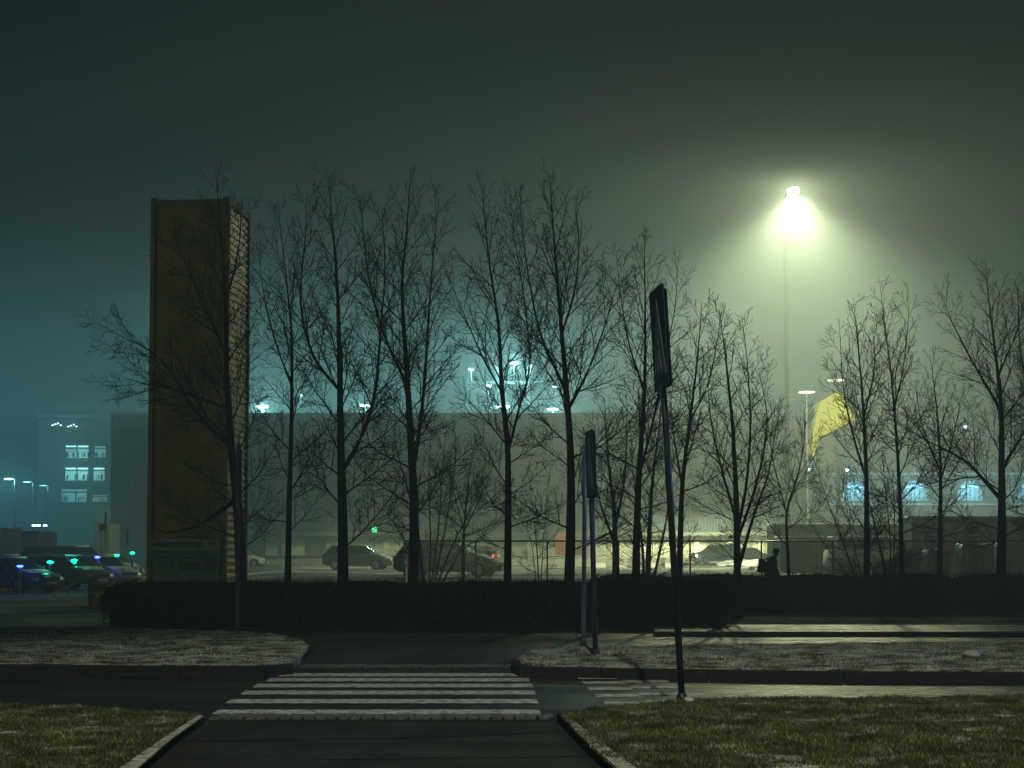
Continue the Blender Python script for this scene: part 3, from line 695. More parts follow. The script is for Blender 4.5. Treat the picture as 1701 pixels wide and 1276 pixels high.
# timber deck and bench beside the tower
dk = P(196, 985, 48.8)
t = thing('timber_deck', 'low brown timber platform between the tower foot and the hedge end', 'deck', (dk.x, 48.8, 0))
mb = MB()
for k in range(7): mb.box((0, -.6 + k * .2, .66), (1.42, .185, .05))
mb.build('deck_boards', M['brown'], t); 
for sy in (-.72, .72): mb = MB(); mb.box((0, sy, .33), (1.42, .05, .5)); mb.build('side_board', M['brown'], t)
mb = MB()
for sx in (-.62, .62):
    for sy in (-.6, .6): mb = MB(); mb.box((sx, sy, .3), (.1, .1, .6)); mb.build('deck_leg', M['brown'], t)
bn = G(168, 1010)
t = thing('wooden_bench', 'pale bench with a slanted yellow end leg at the left end of the hedge', 'bench', (bn.x + .5, bn.y, 0))
mb = MB(); mb.box((0, 0, .44), (1.5, .42, .05)); mb.build('seat', M['yellow_wood'], t, bevel=.01)
for s in (-1, 1):
    mb = MB(); mb.prism([(s * .62, -.2, 0), (s * .74, -.2, 0), (s * .66, -.2, .415), (s * .46, -.2, .415)], (0, .4, 0)); mb.build('leg', M['yellow_wood'], t)

# ------------------------------------------------------------------ signs on posts
def ped_sign(parent, w, h, zc, ang, offs, name='sign_plate'):
    """blue square plate with a white triangle and a walking figure; faces local -n"""
    d = Vector((math.cos(ang), math.sin(ang), 0)); n = Vector((math.sin(ang), -math.cos(ang), 0))
    def q(a, b, o): return d * a + n * o + Vector((0, 0, zc + b))
    mb = MB(); r = .05
    pts = []
    for cx_, cz_, a0 in ((w / 2 - r, h / 2 - r, 0), (-w / 2 + r, h / 2 - r, 90), (-w / 2 + r, -h / 2 + r, 180), (w / 2 - r, -h / 2 + r, 270)):
        for k in range(4): a = R(a0 + k * 30); pts.append(q(cx_ + r * math.cos(a), cz_ + r * math.sin(a), offs))
    s = 1 if offs > 0 else -1
    mb.prism(pts, n * (.012 * s)); pl = mb.build(name, M['sign_blue'], parent)
    o2 = offs + s * .0125
    mb = MB(); tw, thh = w * .42, h * .37
    mb.prism([q(-tw, -thh, o2), q(tw, -thh, o2), q(0, thh * 1.05, o2)], n * (.004 * s)); tr = mb.build('white_triangle', M['sign_white'], pl)
    o3 = o2 + s * .0045; k = h * .30; mb = MB()
    def seg(a, b, wd):
        a, b = Vector((a[0], 0, a[1])), Vector((b[0], 0, b[1])); t_ = (b - a).normalized(); m_ = Vector((-t_.z, 0, t_.x)) * wd
        mb.prism([q((a + m_).x * k * w / h, (a + m_).z * k - .12 * h, o3), q((b + m_).x * k * w / h, (b + m_).z * k - .12 * h, o3), q((b - m_).x * k * w / h, (b - m_).z * k - .12 * h, o3), q((a - m_).x * k * w / h, (a - m_).z * k - .12 * h, o3)], n * (.003 * s))
    seg((0, .05), (.05, .62), .16); seg((0, .1), (.38, -.68), .09); seg((.02, .1), (-.38, -.70), .09); seg((.05, .55), (.42, .15), .07); seg((.05, .55), (-.36, .2), .07)
    cs = [(math.cos(j * math.pi / 5) * .14 + .07, math.sin(j * math.pi / 5) * .14 + .82) for j in range(10)]
    mb.prism([q(a * k * w / h, b * k - .12 * h, o3) for a, b in cs], n * (.003 * s)); mb.build('walking_figure', M['black'], tr)
    for zz in (-.25 * h, .25 * h): mb = MB(); mb.box(Vector((0, 0, zc + zz)) + n * offs * .5, (w * .5, .018, .035), ang); mb.build('bracket', M['galv'], parent)
def post_tube(parent, H, r, m, name='post'):
    mb = MB(); mb.lathe((0, 0, 0), [(r, 0), (r, H - .02), (r * .85, H)], 14); o = mb.build(name, m, parent, smooth=False)
    for p in o.data.polygons: p.use_smooth = len(p.vertices) == 4
    mb = MB(); mb.lathe((0, 0, -.02), [(r * 1.7, 0), (r * 1.7, .06), (r * 1.15, .10)], 14); mb.build('foot', M['black'], parent)
    return o
b0 = G(1133, 1164, .08)
t = thing('crossing_sign', 'large tilted pedestrian crossing sign on a dark post in the near right grass', 'road sign', (b0.x, b0.y, .08))
s1 = F_PX / b0.y; top = (1164 - 470) / s1
t.rotation_euler = (R(0), -R(3.1), 0)
post_tube(t, (1164 - 640) / s1, .036, M['post_steel'])
A = math.atan2(-.74, .075)
ped_sign(t, .76, 1.08, (1164 - 562) / s1, A, .010); ped_sign(t, .76, 1.02, (1164 - 566) / s1, A, -.010, 'rear_sign_plate')
b1 = G(989, 1087, .12)
t = thing('crossing_sign', 'farther pedestrian crossing sign on a dark post on the verge beyond the street', 'road sign', (b1.x, b1.y, .12)); s2 = F_PX / b1.y
t.rotation_euler = (0, -R(1.2), 0)
post_tube(t, (1087 - 818) / s2, .04, M['post_steel']); ped_sign(t, .74, 1.0, (1087 - 772) / s2, A, .010); ped_sign(t, .74, 1.0, (1087 - 774) / s2, A, -.010, 'rear_sign_plate')
b2 = G(969, 1074, .12)
t = thing('sign_post', 'grey galvanised post with a sign seen edge on, just left of the farther crossing sign', 'sign post', (b2.x, b2.y, .12)); s3 = F_PX / b2.y
t.rotation_euler = (0, R(.7), 0)
post_tube(t, (1074 - 742) / s3, .036, M['post_pale'])
mb = MB(); mb.lathe((0, 0, 0), [(.36, -.012), (.36, .012)], 28, 'Y'); o = mb.build('round_plate', M['sign_white'], t); o.location = (0, .0, (1074 - 788) / s3); o.rotation_euler = (0, 0, R(79)); o.scale = (1, 1, 1.25)
mb = MB(); mb.tube([(0, 0, .03), (-.10, -.02, .17), (-.14, -.02, .22)], .012, 6); mb.build('ground_strap', M['dark_steel'], t)
b3 = G(394, 1048, .1)
t = thing('sign_post', 'tall galvanised post with a narrow sign seen edge on, in front of the orange tower', 'sign post', (b3.x, b3.y, .1)); s4 = F_PX / b3.y
post_tube(t, (1048 - 738) / s4, .046, M['post_pale'])
mb = MB(); mb.box((.05, 0, (1048 - 790) / s4), (.02, .42, .9), R(9.6)); mb.build('edge_on_plate', M['galv'], t, bevel=.004)

# pale stone and scraps on the verge
p = G(1613, 1090, .14); bm = bmesh.new(); bmesh.ops.create_icosphere(bm, subdivisions=3, radius=.11)
for v in bm.verts: v.co *= 1 + .25 * noise.noise(v.co * 9); v.co.z *= .55; v.co.x *= 1.2
me = bpy.data.meshes.new('stone'); bm.to_mesh(me); bm.free(); o = link('stone', me, M['stone'], smooth=True); o.location = (p.x, p.y, .17); tag(o, 'pale rounded stone lying on the frosted verge at right', 'stone')
p = G(1143, 1166, .08); bm = bmesh.new(); bmesh.ops.create_icosphere(bm, subdivisions=3, radius=.055)
for v in bm.verts: v.co *= 1 + .3 * noise.noise(v.co * 12); v.co.z *= .6
me = bpy.data.meshes.new('stone'); bm.to_mesh(me); bm.free(); o = link('stone', me, M['stone'], smooth=True); o.location = (p.x, p.y, .10); tag(o, 'small pale stone at the foot of the large tilted sign post', 'stone')

# ------------------------------------------------------------------ chain link fence
def chain_fence():
    d = 62.0; x0, x1 = gx(672, d), gx(1790, d); H = 2.02
    t = thing('chain_link_fence', 'tall chain link fence with a top rail behind the hedge and trees', 'fence', (x0, d, 0))
    L_ = x1 - x0; zg = .0
    n = int(L_ / 2.72)
    for i in range(n + 1):
        mb = MB(); mb.tube([(i * 2.72, 0, -.05), (i * 2.72, 0, H)], .032, 8); mb.build('fence_post', M['dark_steel'], t, smooth=True)
    mb = MB(); mb.tube([(0, 0, H), (L_, 0, H)], .030, 8); mb.build('top_rail', M['dark_steel'], t, smooth=True)
    br = []; sp = .115; k = -int(H / sp) - 1
    while k * sp < L_:
        for s in (0, 1):
            a = [k * sp + 0, .02]; xA, xB = k * sp, k * sp + H - .04
            zA, zB = (0.02, H - .02) if s == 0 else (H - .02, .02)
            u0 = max(0, -xA) / (xB - xA); u1 = min(1, (L_ - xA) / (xB - xA))
            if u1 <= u0: continue
            br.append(([Vector((xA + (xB - xA) * u, .006 * (1 if s else -1), zA + (zB - zA) * u)) for u in (u0, u1)], [.0048] * 2, 3))
        k += 1
    tubes('wire_mesh', br, M['dark_steel'], t)
chain_fence()
# ------------------------------------------------------------------ left car park rail fence
M['rail_wood'] = mat('rail_wood', (.17, .16, .12), .85, .3, 6)
def rail_fence():
    t = thing('rail_fence', 'low dark post and rail fence in front of the left parked cars', 'fence', (gx(0, 61), 61, 0))
    a = Vector((gx(-40, 60.5), 60.5, 0)) - t.location; b = Vector((gx(236, 86), 86, 0)) - t.location; n = 13
    for i in range(n + 1):
        p = a.lerp(b, i / n); mb = MB(); mb.box(p + Vector((0, 0, .45)), (.10, .10, .95)); mb.build('fence_post', M['rail_wood'], t)
    for z in (.42, .80):
        mb = MB(); mb.tube([a + Vector((0, -.07, z)), b + Vector((0, -.07, z))], .045, 6); mb.build('rail', M['rail_wood'], t)
rail_fence()
# charging posts with blue and green lights
posts = [(35, 940, 63.2, 'b', 'first'), (85, 933, 66.2, 'g', 'second'), (125, 930, 71, 'g', 'third'), (163, 925, 76, 'b', 'fourth'), (195, 922, 82, 'g', 'fifth'), (221, 918, 88, 'g', 'sixth')]
protos = {}
for px, py, d, c, ordn in posts:
    top = P(px, py, d); lab = f"{'blue' if c == 'b' else 'green'} lit slim charging post, {ordn} from the left in the row before the parked cars"
    loc = Vector((top.x, d - 2.2, 0)); loc.x = gx(px, d - 2.2); hz = P(px, py, d - 2.2).z
    if c not in protos:
        t = thing('charging_post', lab, 'charging post', loc, 0, 'lit charging posts by the car park')
        mb = MB(); mb.lathe((0, 0, 0), [(.045, 0), (.045, .93), (.03, .95)], 10); mb.build('post', M['galv'], t)
        mb = MB(); mb.lathe((0, 0, .95), [(.03, 0), (.12, .012), (.12, .055), (.03, .07)], 12); mb.build('light_head', M['e_blue' if c == 'b' else 'e_green'], t)
        mb = MB(); mb.box((0, -.05, .62), (.14, .08, .26)); mb.build('socket_box', M['dark_steel'], t, bevel=.01)
        protos[c] = t
    else: t = copy_thing(protos[c], lab, loc)
    t.scale = (1, 1, hz / 1.0)
    lamp('POINT', 'post_light', (loc.x, d - 2.35, hz + .12), 32 if c == 'b' else 18, (.03, .06, 1) if c == 'b' else (.02, 1, .6), .06)
protos['b']; 
# frosted scrub under the left posts
for i, (px, d) in enumerate([(112, 62.5), (150, 61.5), (205, 73), (228, 70)]):
    tree('low_scrub', ['low frosted scrub at the foot of the third charging post', 'low frosted scrub left of the timber platform', 'sparse frosted scrub below the fifth charging post', 'sparse frosted scrub close to the tower foot'][i], 'bush', d,
         [[(px, 984), (px - 4, 968), (px - 8, 952)], [(px, 984), (px + 6, 964), (px + 12, 955)], [(px, 984), (px - 14, 966)], [(px, 984), (px + 18, 968)]], .02, .45, .08, 50 + i, 'frosted scrub by the car park', 'bark_pale', 'twig_pale', .12)

# ------------------------------------------------------------------ cars
def car(name, label, loc, rz, kind, paint, frost=False, lights=None, group=None):
    """local +x is the front"""
    spec = {'sedan': (4.5, .88, .92, .78, 1.44, (-1.75, -1.05, .42, 1.15)),
            'hatch': (4.2, .88, .98, .82, 1.50, (-1.98, -1.62, .42, 1.22)),
            'estate': (4.7, .90, .98, .80, 1.50, (-2.22, -1.85, .45, 1.30)),
            'suv': (4.6, .94, 1.08, .96, 1.70, (-2.15, -1.75, .40, 1.15)),
            'van': (4.9, .95, 1.22, 1.05, 1.92, (-2.38, -2.22, 1.00, 1.72)),
            'pickup': (5.2, .94, 1.08, 1.00, 1.78, (-.55, -.40, .70, 1.35))}[kind]
    L_, w, belt, hood, roof, (c0, c1, c2, c3) = spec; hl = L_ / 2
    t = thing(name, label, 'van' if kind == 'van' else ('pickup' if kind == 'pickup' else 'car'), loc, rz, group)
    pm = paint; fm = M['snow'] if frost else pm; wr = .34; wx = (hl - .88, -hl + .82)
    # painted body
    st = sorted(set([-hl, -hl + .05, -hl + .15, -hl + .35, hl - .35, hl - .15, hl - .05, hl] + [round(x + s * wr * 1.15, 3) for x in wx for s in (-1, -.92, -.7, -.35, 0, .35, .7, .92, 1)] + [c0, c3, 0, -.5, .5]))
    rings = []
    for x in st:
        e = min(hl - x, hl + x); k = smooth(0, .45, e); ww = w * (.80 + .20 * k)
        if x > c3: zt = belt + (hood - belt) * smooth(0, .5, (x - c3)) - .16 * (1 - smooth(0, .42, hl - x))
        elif x < c0: zt = belt - .02 * smooth(0, .4, c0 - x) - .10 * (1 - smooth(0, .25, x + hl))
        else: zt = belt
        if kind == 'pickup' and x < c0: zt = belt - .04
        zb = .24 + .12 * (1 - smooth(0, .3, e))
        for a_ in wx:
            q = abs(x - a_) / (wr * 1.15)
            if q < 1: zb = max(zb, .20 + wr * 1.15 * math.sqrt(1 - q * q) + .12)
        zm = (zt + zb) / 2
        rings.append([(x, -ww * .90, zb), (x, -ww, zb + .06), (x, -ww, max(zm, zb + .07)), (x, -ww * .985, zt - .10), (x, -ww * .90, zt), (x, 0, zt + .03), (x, ww * .90, zt), (x, ww * .985, zt - .10), (x, ww, max(zm, zb + .07)), (x, ww, zb + .06), (x, ww * .90, zb)])
    n = len(rings[0]); mb = MB()
    mb.add([v for r_ in rings for v in r_], [(i * n + k, i * n + (k + 1) % n, (i + 1) * n + (k + 1) % n, (i + 1) * n + k) for i in range(len(rings) - 1) for k in range(n)] + [tuple(range(n)), tuple(range((len(rings) - 1) * n, len(rings) * n))])
    mb.build('body', pm, t, smooth=True)
    # glasshouse
    wb, wt = w * .89, w * .70
    def loop(f, inset=0.0):
        zz = belt - .02 + (roof - .04 - belt) * f; a = c0 + (c1 - c0) * f + inset; b = c3 + (c2 - c3) * f - inset; ww = wb + (wt - wb) * f - inset * .4
        return [(a, -ww * .96, zz), (a + .1, -ww, zz), (b - .16, -ww, zz), (b, -ww * .86, zz), (b + .03, 0, zz), (b, ww * .86, zz), (b - .16, ww, zz), (a + .1, ww, zz), (a, ww * .96, zz)]
    ls = [loop(f) for f in (0, .35, .7, 1)]; m_ = len(ls[0]); mb = MB()
    mb.add([v for l in ls for v in l], [(i * m_ + k, i * m_ + (k + 1) % m_, (i + 1) * m_ + (k + 1) % m_, (i + 1) * m_ + k) for i in range(3) for k in range(m_)] + [tuple(range(3 * m_, 4 * m_))])
    mb.build('windows', M['glass'], t, smooth=False)
    # roof panel
    lo, mi, hi = loop(1, -.025), loop(1.03, -.03), loop(1.0, .14); hi = [(a, b, roof) for a, b, c in hi]; mi = [(a, b, c + .015) for a, b, c in mi]; mb = MB()
    lo = [(a, b, c - .03) for a, b, c in lo]; cen = (c1 + c2) / 2
    mb.add(lo + mi + hi, [(k, (k + 1) % m_, (k + 1) % m_ + m_, k + m_) for k in range(m_)] + [(k + m_, (k + 1) % m_ + m_, (k + 1) % m_ + 2 * m_, k + 2 * m_) for k in range(m_)] + [tuple(range(2 * m_, 3 * m_))])
    mb.build('roof', fm, t, smooth=True)
    # pillars
    mb = MB()
    for s in (-1, 1):
        mb.tube([(c3 - .02, s * wb * .90, belt - .02), (c2 - .02, s * wt * .90, roof - .05)], .035, 6)
        mb.tube([(c0 + .05, s * wb * .98, belt - .02), (c1 + .05, s * wt * .98, roof - .05)], .055, 6)
        xm = (c1 + c2) / 2 - .1; mb.tube([(xm, s * (wb + .005), belt - .02), (xm, s * (wt + .005), roof - .05)], .03, 6)
        if kind in ('estate', 'suv', 'van', 'hatch'): mb.tube([(c1 + .75, s * (wb + .005), belt - .02), (c1 + .80, s * (wt + .005), roof - .05)], .03, 6)
    mb.build('window_pillars', pm, t, smooth=True)
    if kind in ('suv', 'estate'):
        mb = MB()
        for s in (-1, 1): mb.tube([(c1 + .2, s * wt * .85, roof + .0), (c1 + .3, s * wt * .85, roof + .05), (c2 - .3, s * wt * .85, roof + .05), (c2 - .2, s * wt * .85, roof)], .018, 6)
        mb.build('roof_rails', M['dark_steel'], t)
    if kind == 'pickup':
        mb = MB(); mb.box((-1.55, 0, belt - .02), (1.9, w * 1.5, .03)); mb.build('load_bed', M['black'], t)
    # wheels with rims as sub-parts
    for x in wx:
        for s in (-1, 1):
            mb = MB(); mb.lathe((x, s * (w - .12), .33), [(.20, -.105), (.32, -.10), (.335, -.06), (.335, .06), (.32, .10), (.20, .105)], 22, 'Y'); wh = mb.build('wheel', M['tyre'], t, smooth=False)
            mb = MB(); mb.lathe((x, s * (w - .02), .33), [(.205, -.02), (.205, .012), (.06, .02)], 14, 'Y')
            mb.build('rim', M['rim'], wh)
    # lamps, plates, mirrors, bumpers
    lh = lights or {}
    for s in (-1, 1):
        on = lh.get('head') and (lh['head'] == 'both' or lh['head'] == s)
        mb = MB(); mb.box((hl - .12, s * w * .66, hood - .22), (.16, .34, .13), s * R(-18)); mb.build('headlight', M['e_head'] if on else M['lens'], t, bevel=.02)
        on = lh.get('tail')
        mb = MB(); mb.box((-hl + .07, s * w * .72, belt - .16), (.12, .24, .20), s * R(14)); mb.build('tail_light', M['e_tail'] if on else M['tail_off'], t, bevel=.02)
        mb = MB(); mb.box((c3 - .30, s * (w + .09), belt + .05), (.12, .16, .12)); mb.build('mirror', pm, t, bevel=.02)
    mb = MB(); mb.box((hl + .008, 0, .42), (.02, .52, .11)); mb.build('number_plate', M['plate'], t)
    mb = MB(); mb.box((-hl - .008, 0, .55), (.02, .52, .11)); mb.build('number_plate', M['plate'], t)
    mb = MB(); mb.box((hl - .02, 0, .60), (.07, w * 1.0, .13)); mb.build('grille', M['black'], t, bevel=.01)
    if frost:
        mb = MB(); xa, xb = c3 + .12, hl - .45
        if xb - xa > .2:
            za = belt + (hood - belt) * smooth(0, .5, xa - c3) + .035
            mb.add([(xa, -w * .72, za), (xb, -w * .66, hood + .028 - .0), (xb, 0, hood + .045), (xb, w * .66, hood + .028), (xa, w * .72, za), (xa, 0, za + .015),
                    (xa, -w * .72, za - .03), (xb, -w * .66, hood - .01), (xb, w * .66, hood - .01), (xa, w * .72, za - .03)],
                   [(0, 1, 2, 5), (5, 2, 3, 4), (0, 6, 7, 1), (3, 8, 9, 4), (1, 7, 8, 3, 2)]); mb.build('bonnet_frost', M['snow'], t)
    return t
cp = lambda n, c, r=.38: mat(n, c, r, .12, 1.2, metal=0, spec=.45)
PB, PG, PK, PW, PS = cp('paint_blue', (.02, .03, .06)), cp('paint_teal', (.03, .055, .05)), cp('paint_black', (.016, .017, .018)), cp('paint_white', (.62, .64, .62)), cp('paint_silver', (.20, .22, .22))
GL, GC = 'cars in the left car park', 'cars in the yard behind the fence'
def put(px, d): return (gx(px, d), d, gz(gx(px, d), d) + .012)
car('parked_car', 'dark blue saloon with frosted bonnet, nearest at the left edge behind the first blue post', put(16, 63.5), R(-28), 'sedan', PB, True, None, GL)
car('parked_car', 'dark green hatchback with frosted roof between the green charging posts', put(112, 69.5), R(-30), 'hatch', PG, True, None, GL)
car('parked_car', 'pale fronted saloon behind the second blue charging post', put(166, 76.5), R(-38), 'sedan', PW, True, None, GL)
car('parked_van', 'dark van with a frosted roof, tallest of the left parked vehicles', put(112, 83), R(-24), 'van', PK, True, None, GL)
car('parked_car', 'small frosted hatchback farthest right in the left car park, close to the tower', put(180, 88), R(-32), 'hatch', PS, True, None, GL)
car('parked_car', 'black estate car with sloping frosted bonnet at the far left edge, second row', put(8, 78), R(-30), 'estate', PK, True, None, GL)
car('parked_car', 'hazy dark hatchback parked left of the green lit sign, side on', put(597, 98), R(-8), 'hatch', PS, False, None, GC)
car('parked_car', 'black estate car behind the fan shaped bush, nearest the fence', put(748, 70.5), R(-14), 'estate', PK, False, None, GC)
car('parked_car', 'small dark car with a red tail light glowing, beyond the black estate', put(772, 106), R(168), 'hatch', PK, False, {'tail': 1}, GC)
car('parked_car', 'grey off road car with one blue white headlight shining, in front of the yellow wall', put(1190, 140), R(198), 'suv', PG, False, {'head': 1}, GC)
car('parked_car', 'dark saloon with glowing red tail light left of the walking person', put(1234, 147), R(182), 'sedan', PK, False, {'tail': 1}, GC)
car('parked_car', 'white car nose only visible right of the tower foot', put(398, 128), R(-6), 'sedan', PW, False, None, GC)
car('parked_van', 'white roofed van showing above the fence between two slender trees', (gx(1450, 84), 84, .49), R(10), 'van', PW, True, None, GC)
hp = P(1161, 925, 137.5); lamp('POINT', 'car_head_glow', hp, 60, (.5, .8, 1), .1)

# ------------------------------------------------------------------ the long dark hall with the pale ground floor
def hall():
    D = 156.0; s = D / F_PX; gz0 = .48
    X = lambda px: (px - CX) * s
    Z = lambda py: CAMZ + (HOR - py) * s
    x0, x1 = X(183), X(1345)
    t = thing('warehouse_hall', 'long dark ribbed hall filling the background behind the trees', 'building', (0, D, 0))
    zt, zb = Z(690), Z(884)
    # ribbed cladding
    n = int((x1 - x0) / .30); vs = []; k = 0; prof = []
    for i in range(n):
        a = x0 + i * .30
        prof += [(a, 0), (a + .15, 0), (a + .18, .09), (a + .27, .09)]
    for x, y in prof: vs += [(x, y, zb), (x, y, zt)]
    mb = MB(); mb.add(vs, [(2 * i, 2 * i + 2, 2 * i + 3, 2 * i + 1) for i in range(len(prof) - 1)]); mb.build('ribbed_wall', M['hall'], t)
    mb = MB(); mb.box(((x0 + x1) / 2, 20.2, (zt + zb) / 2), (x1 - x0 - .1, 40, zt - zb - .05)); mb.build('inner_block', M['hall_top'], t)
    mb = MB(); mb.box(((x0 + x1) / 2, -.02, zt + .12), (x1 - x0 + .3, .4, .26)); mb.build('parapet', M['hall_top'], t)
    mb = MB(); mb.box(((x0 + x1) / 2, .3, zb - .18), (x1 - x0, .8, .35)); mb.build('fascia', M['soffit'], t)
    # pale ground floor with piers
    xa, xb = X(436), X(1292)
    mb = MB(); mb.box(((xa + xb) / 2, 2.4, (zb + gz0) / 2 - .3), (xb - xa, .5, zb - gz0 + .3)); mb.build('ground_floor_wall', M['pale_wall'], t)
    mb = MB(); mb.box(((x0 + xa) / 2, 2.4, (zb) / 2 - .2), (xa - x0 - .02, .5, zb + .2)); mb.build('left_wall', M['hall_top'], t)
    for px in (470, 560, 640, 880, 985, 1060, 1110, 1160, 1215, 1268, 1285):
        mb = MB(); mb.box((X(px), 1.9, (zb + gz0) / 2 - .1), (.55, .5, zb - gz0 + .1)); mb.build('pier', M['pale_wall'], t, bevel=.02)
    for px in (520, 1137, 1190, 1242):
        mb = MB(); mb.box((X(px), 2.1, gz0 + 1.25), (2.0 if px < 900 else 1.5, .08, 2.3)); d = mb.build('gate_door', M['concrete'] if px > 600 else M['concrete_dark'], t)
        mb = MB(); mb.box((X(px) + .5, 2.03, gz0 + 1.1), (.06, .06, .3)); mb.build('handle', M['black'], d)
    mb = MB(); mb.box((X(1000), 1.9, gz0 + .25), (X(1290) - X(700), .5, .5)); mb.build('plinth', M['concrete_dark'], t)
    return X, Z, D
X, Z, D = hall()
# roof lamps of the hall and the taller plant behind, teal white
def flood(label, px, py, d, power, wpx=18, dim=False, mastz=None, n=3):
    p = P(px, py, d); base = mastz if mastz is not None else p.z - 2.0
    t = thing('roof_floodlight', label, 'floodlight', (p.x, d, base), 0, 'teal floodlights above the hall roof')
    mb = MB(); mb.tube([(0, 0, 0), (0, 0, p.z - base - .15)], .07, 8); mb.build('mast', M['dark_steel'], t)
    w = wpx * d / F_PX; mb = MB(); mb.box((0, 0, p.z - base + .14), (w + .1, .5, .12)); mb.build('lamp_housing', M['dark_steel'], t)
    mb = MB()
    for k in range(n): mb = MB(); mb.box((-w / 2 + w * (k + .5) / n, -.05, p.z - base), (w / n * .7, .35, .14)); mb.build('lamp_lens', M['e_teal_dim'] if dim else M['e_teal'], t)
    if power: lamp('POINT', 'roof_glow', (p.x, d - .6, p.z - .35), power * 2.4, (.42, 1, .95), .3)
flood('teal floodlight row just right of the orange tower above the roof edge', 436, 676, 166, 3600, 22)
flood('pair of teal lamps above the roof behind the forked thick tree', 606, 674, 168, 2200, 18)
flood('small teal lamp above the roof between tower and slender tree', 500, 657, 175, 500, 7, True, n=1)
flood('highest and brightest teal floodlight above the hall, behind the V forked tree', 854, 604, 185, 5200, 16)
flood('faint teal lamp just right of the highest floodlight', 881, 608, 188, 500, 6, True, n=1)
flood('small teal lamp upper left of the highest floodlight', 783, 614, 188, 900, 10, True, n=2)
flood('dim teal lamp halfway down between the highest floodlight and the roof edge', 812, 641, 180, 900, 10, True, n=2)
flood('teal lamps right on the roof edge behind the V forked tree', 836, 676, 168, 2200, 24)
flood('teal lamps on the roof edge beside the tallest tree', 918, 680, 168, 1800, 20)
flood('dim teal lamp above the roof edge left of the sign posts', 922, 643, 180, 500, 10, True, n=2)
# crane like plant that carries the higher lamps
t = thing('roof_gantry', 'hazy steel gantry standing behind the hall roof under the highest lamps', 'gantry', (gx(852, 186), 186.5, .4))
zt = P(0, 600, 186).z
mb = MB()
for a in (-5.2, -1.8, 1.8, 5.2): mb.box((a, 0, zt / 2 - 1), (.35, .35, zt - 3 if abs(a) > 3 else zt))
for zz in (15.6, 18.2, 20.6): mb.box((0, 0, zz), (10.5, .3, .3))
mb.build('frame', M['hall_top'], t)

# ------------------------------------------------------------------ floodlight mast (the big light)
t = thing('floodlight_mast', 'very tall mast with a blazing floodlight head glowing through the fog', 'light mast', (MAST.x, MAST_D + 4.0, .45))
mb = MB(); mb.lathe((0, 0, 0), [(.20, 0), (.15, HEAD_Z * .5), (.08, HEAD_Z + .6)], 14); mb.tube([(0, 0, HEAD_Z + .5), (0, -2.0, HEAD_Z + .50), (0, -4.0, HEAD_Z + .40)], .06, 8); mb.build('mast', mat('mast_steel', (.001, .0012, .001), 1, .1, 3, spec=0), t, smooth=True)
mb = MB(); mb.lathe((0, 0, -.1), [(.5, 0), (.5, .25), (.3, .5)], 12); mb.build('mast_foot', M['concrete'], t)
mb = MB(); mb.box((0, -3.9, HEAD_Z + .37), (.3, .10, .06)); mb.build('crossbar', M['dark_steel'], t)
mb = MB(); mb.box((0, -2.6, HEAD_Z - 1.0), (.55, .06, 3.0)); mb.build('pole_shade_plate', M['black'], t)  # added plate, keeps the lamp's light off the pole behind it
mb = MB(); mb.lathe((0, -4.0, HEAD_Z + .22), [(.28, 0), (.26, .03), (.16, .08), (.06, .12)], 24); mb.build('hood', M['dark_steel'], t)
mb = MB(); mb.lathe((0, -4.0, HEAD_Z), [(.02, -.32), (.18, -.28), (.32, -.16), (.36, 0), (.32, .14), (.26, .20)], 32)
gm = bpy.data.materials.new('glowing_glass'); gm.use_nodes = True; nt = gm.node_tree; nt.nodes.clear()
ou = nt.nodes.new('ShaderNodeOutputMaterial'); ad = nt.nodes.new('ShaderNodeAddShader'); tr_ = nt.nodes.new('ShaderNodeBsdfTransparent'); em_ = nt.nodes.new('ShaderNodeEmission')
em_.inputs[0].default_value = (*YG, 1); em_.inputs[1].default_value = .8; nt.links.new(tr_.outputs[0], ad.inputs[0]); nt.links.new(em_.outputs[0], ad.inputs[1]); nt.links.new(ad.outputs[0], ou.inputs[0])
try: gm.cycles.emission_sampling = 'NONE'
except Exception: pass
mb.build('glass_bowl', gm, t, smooth=True)

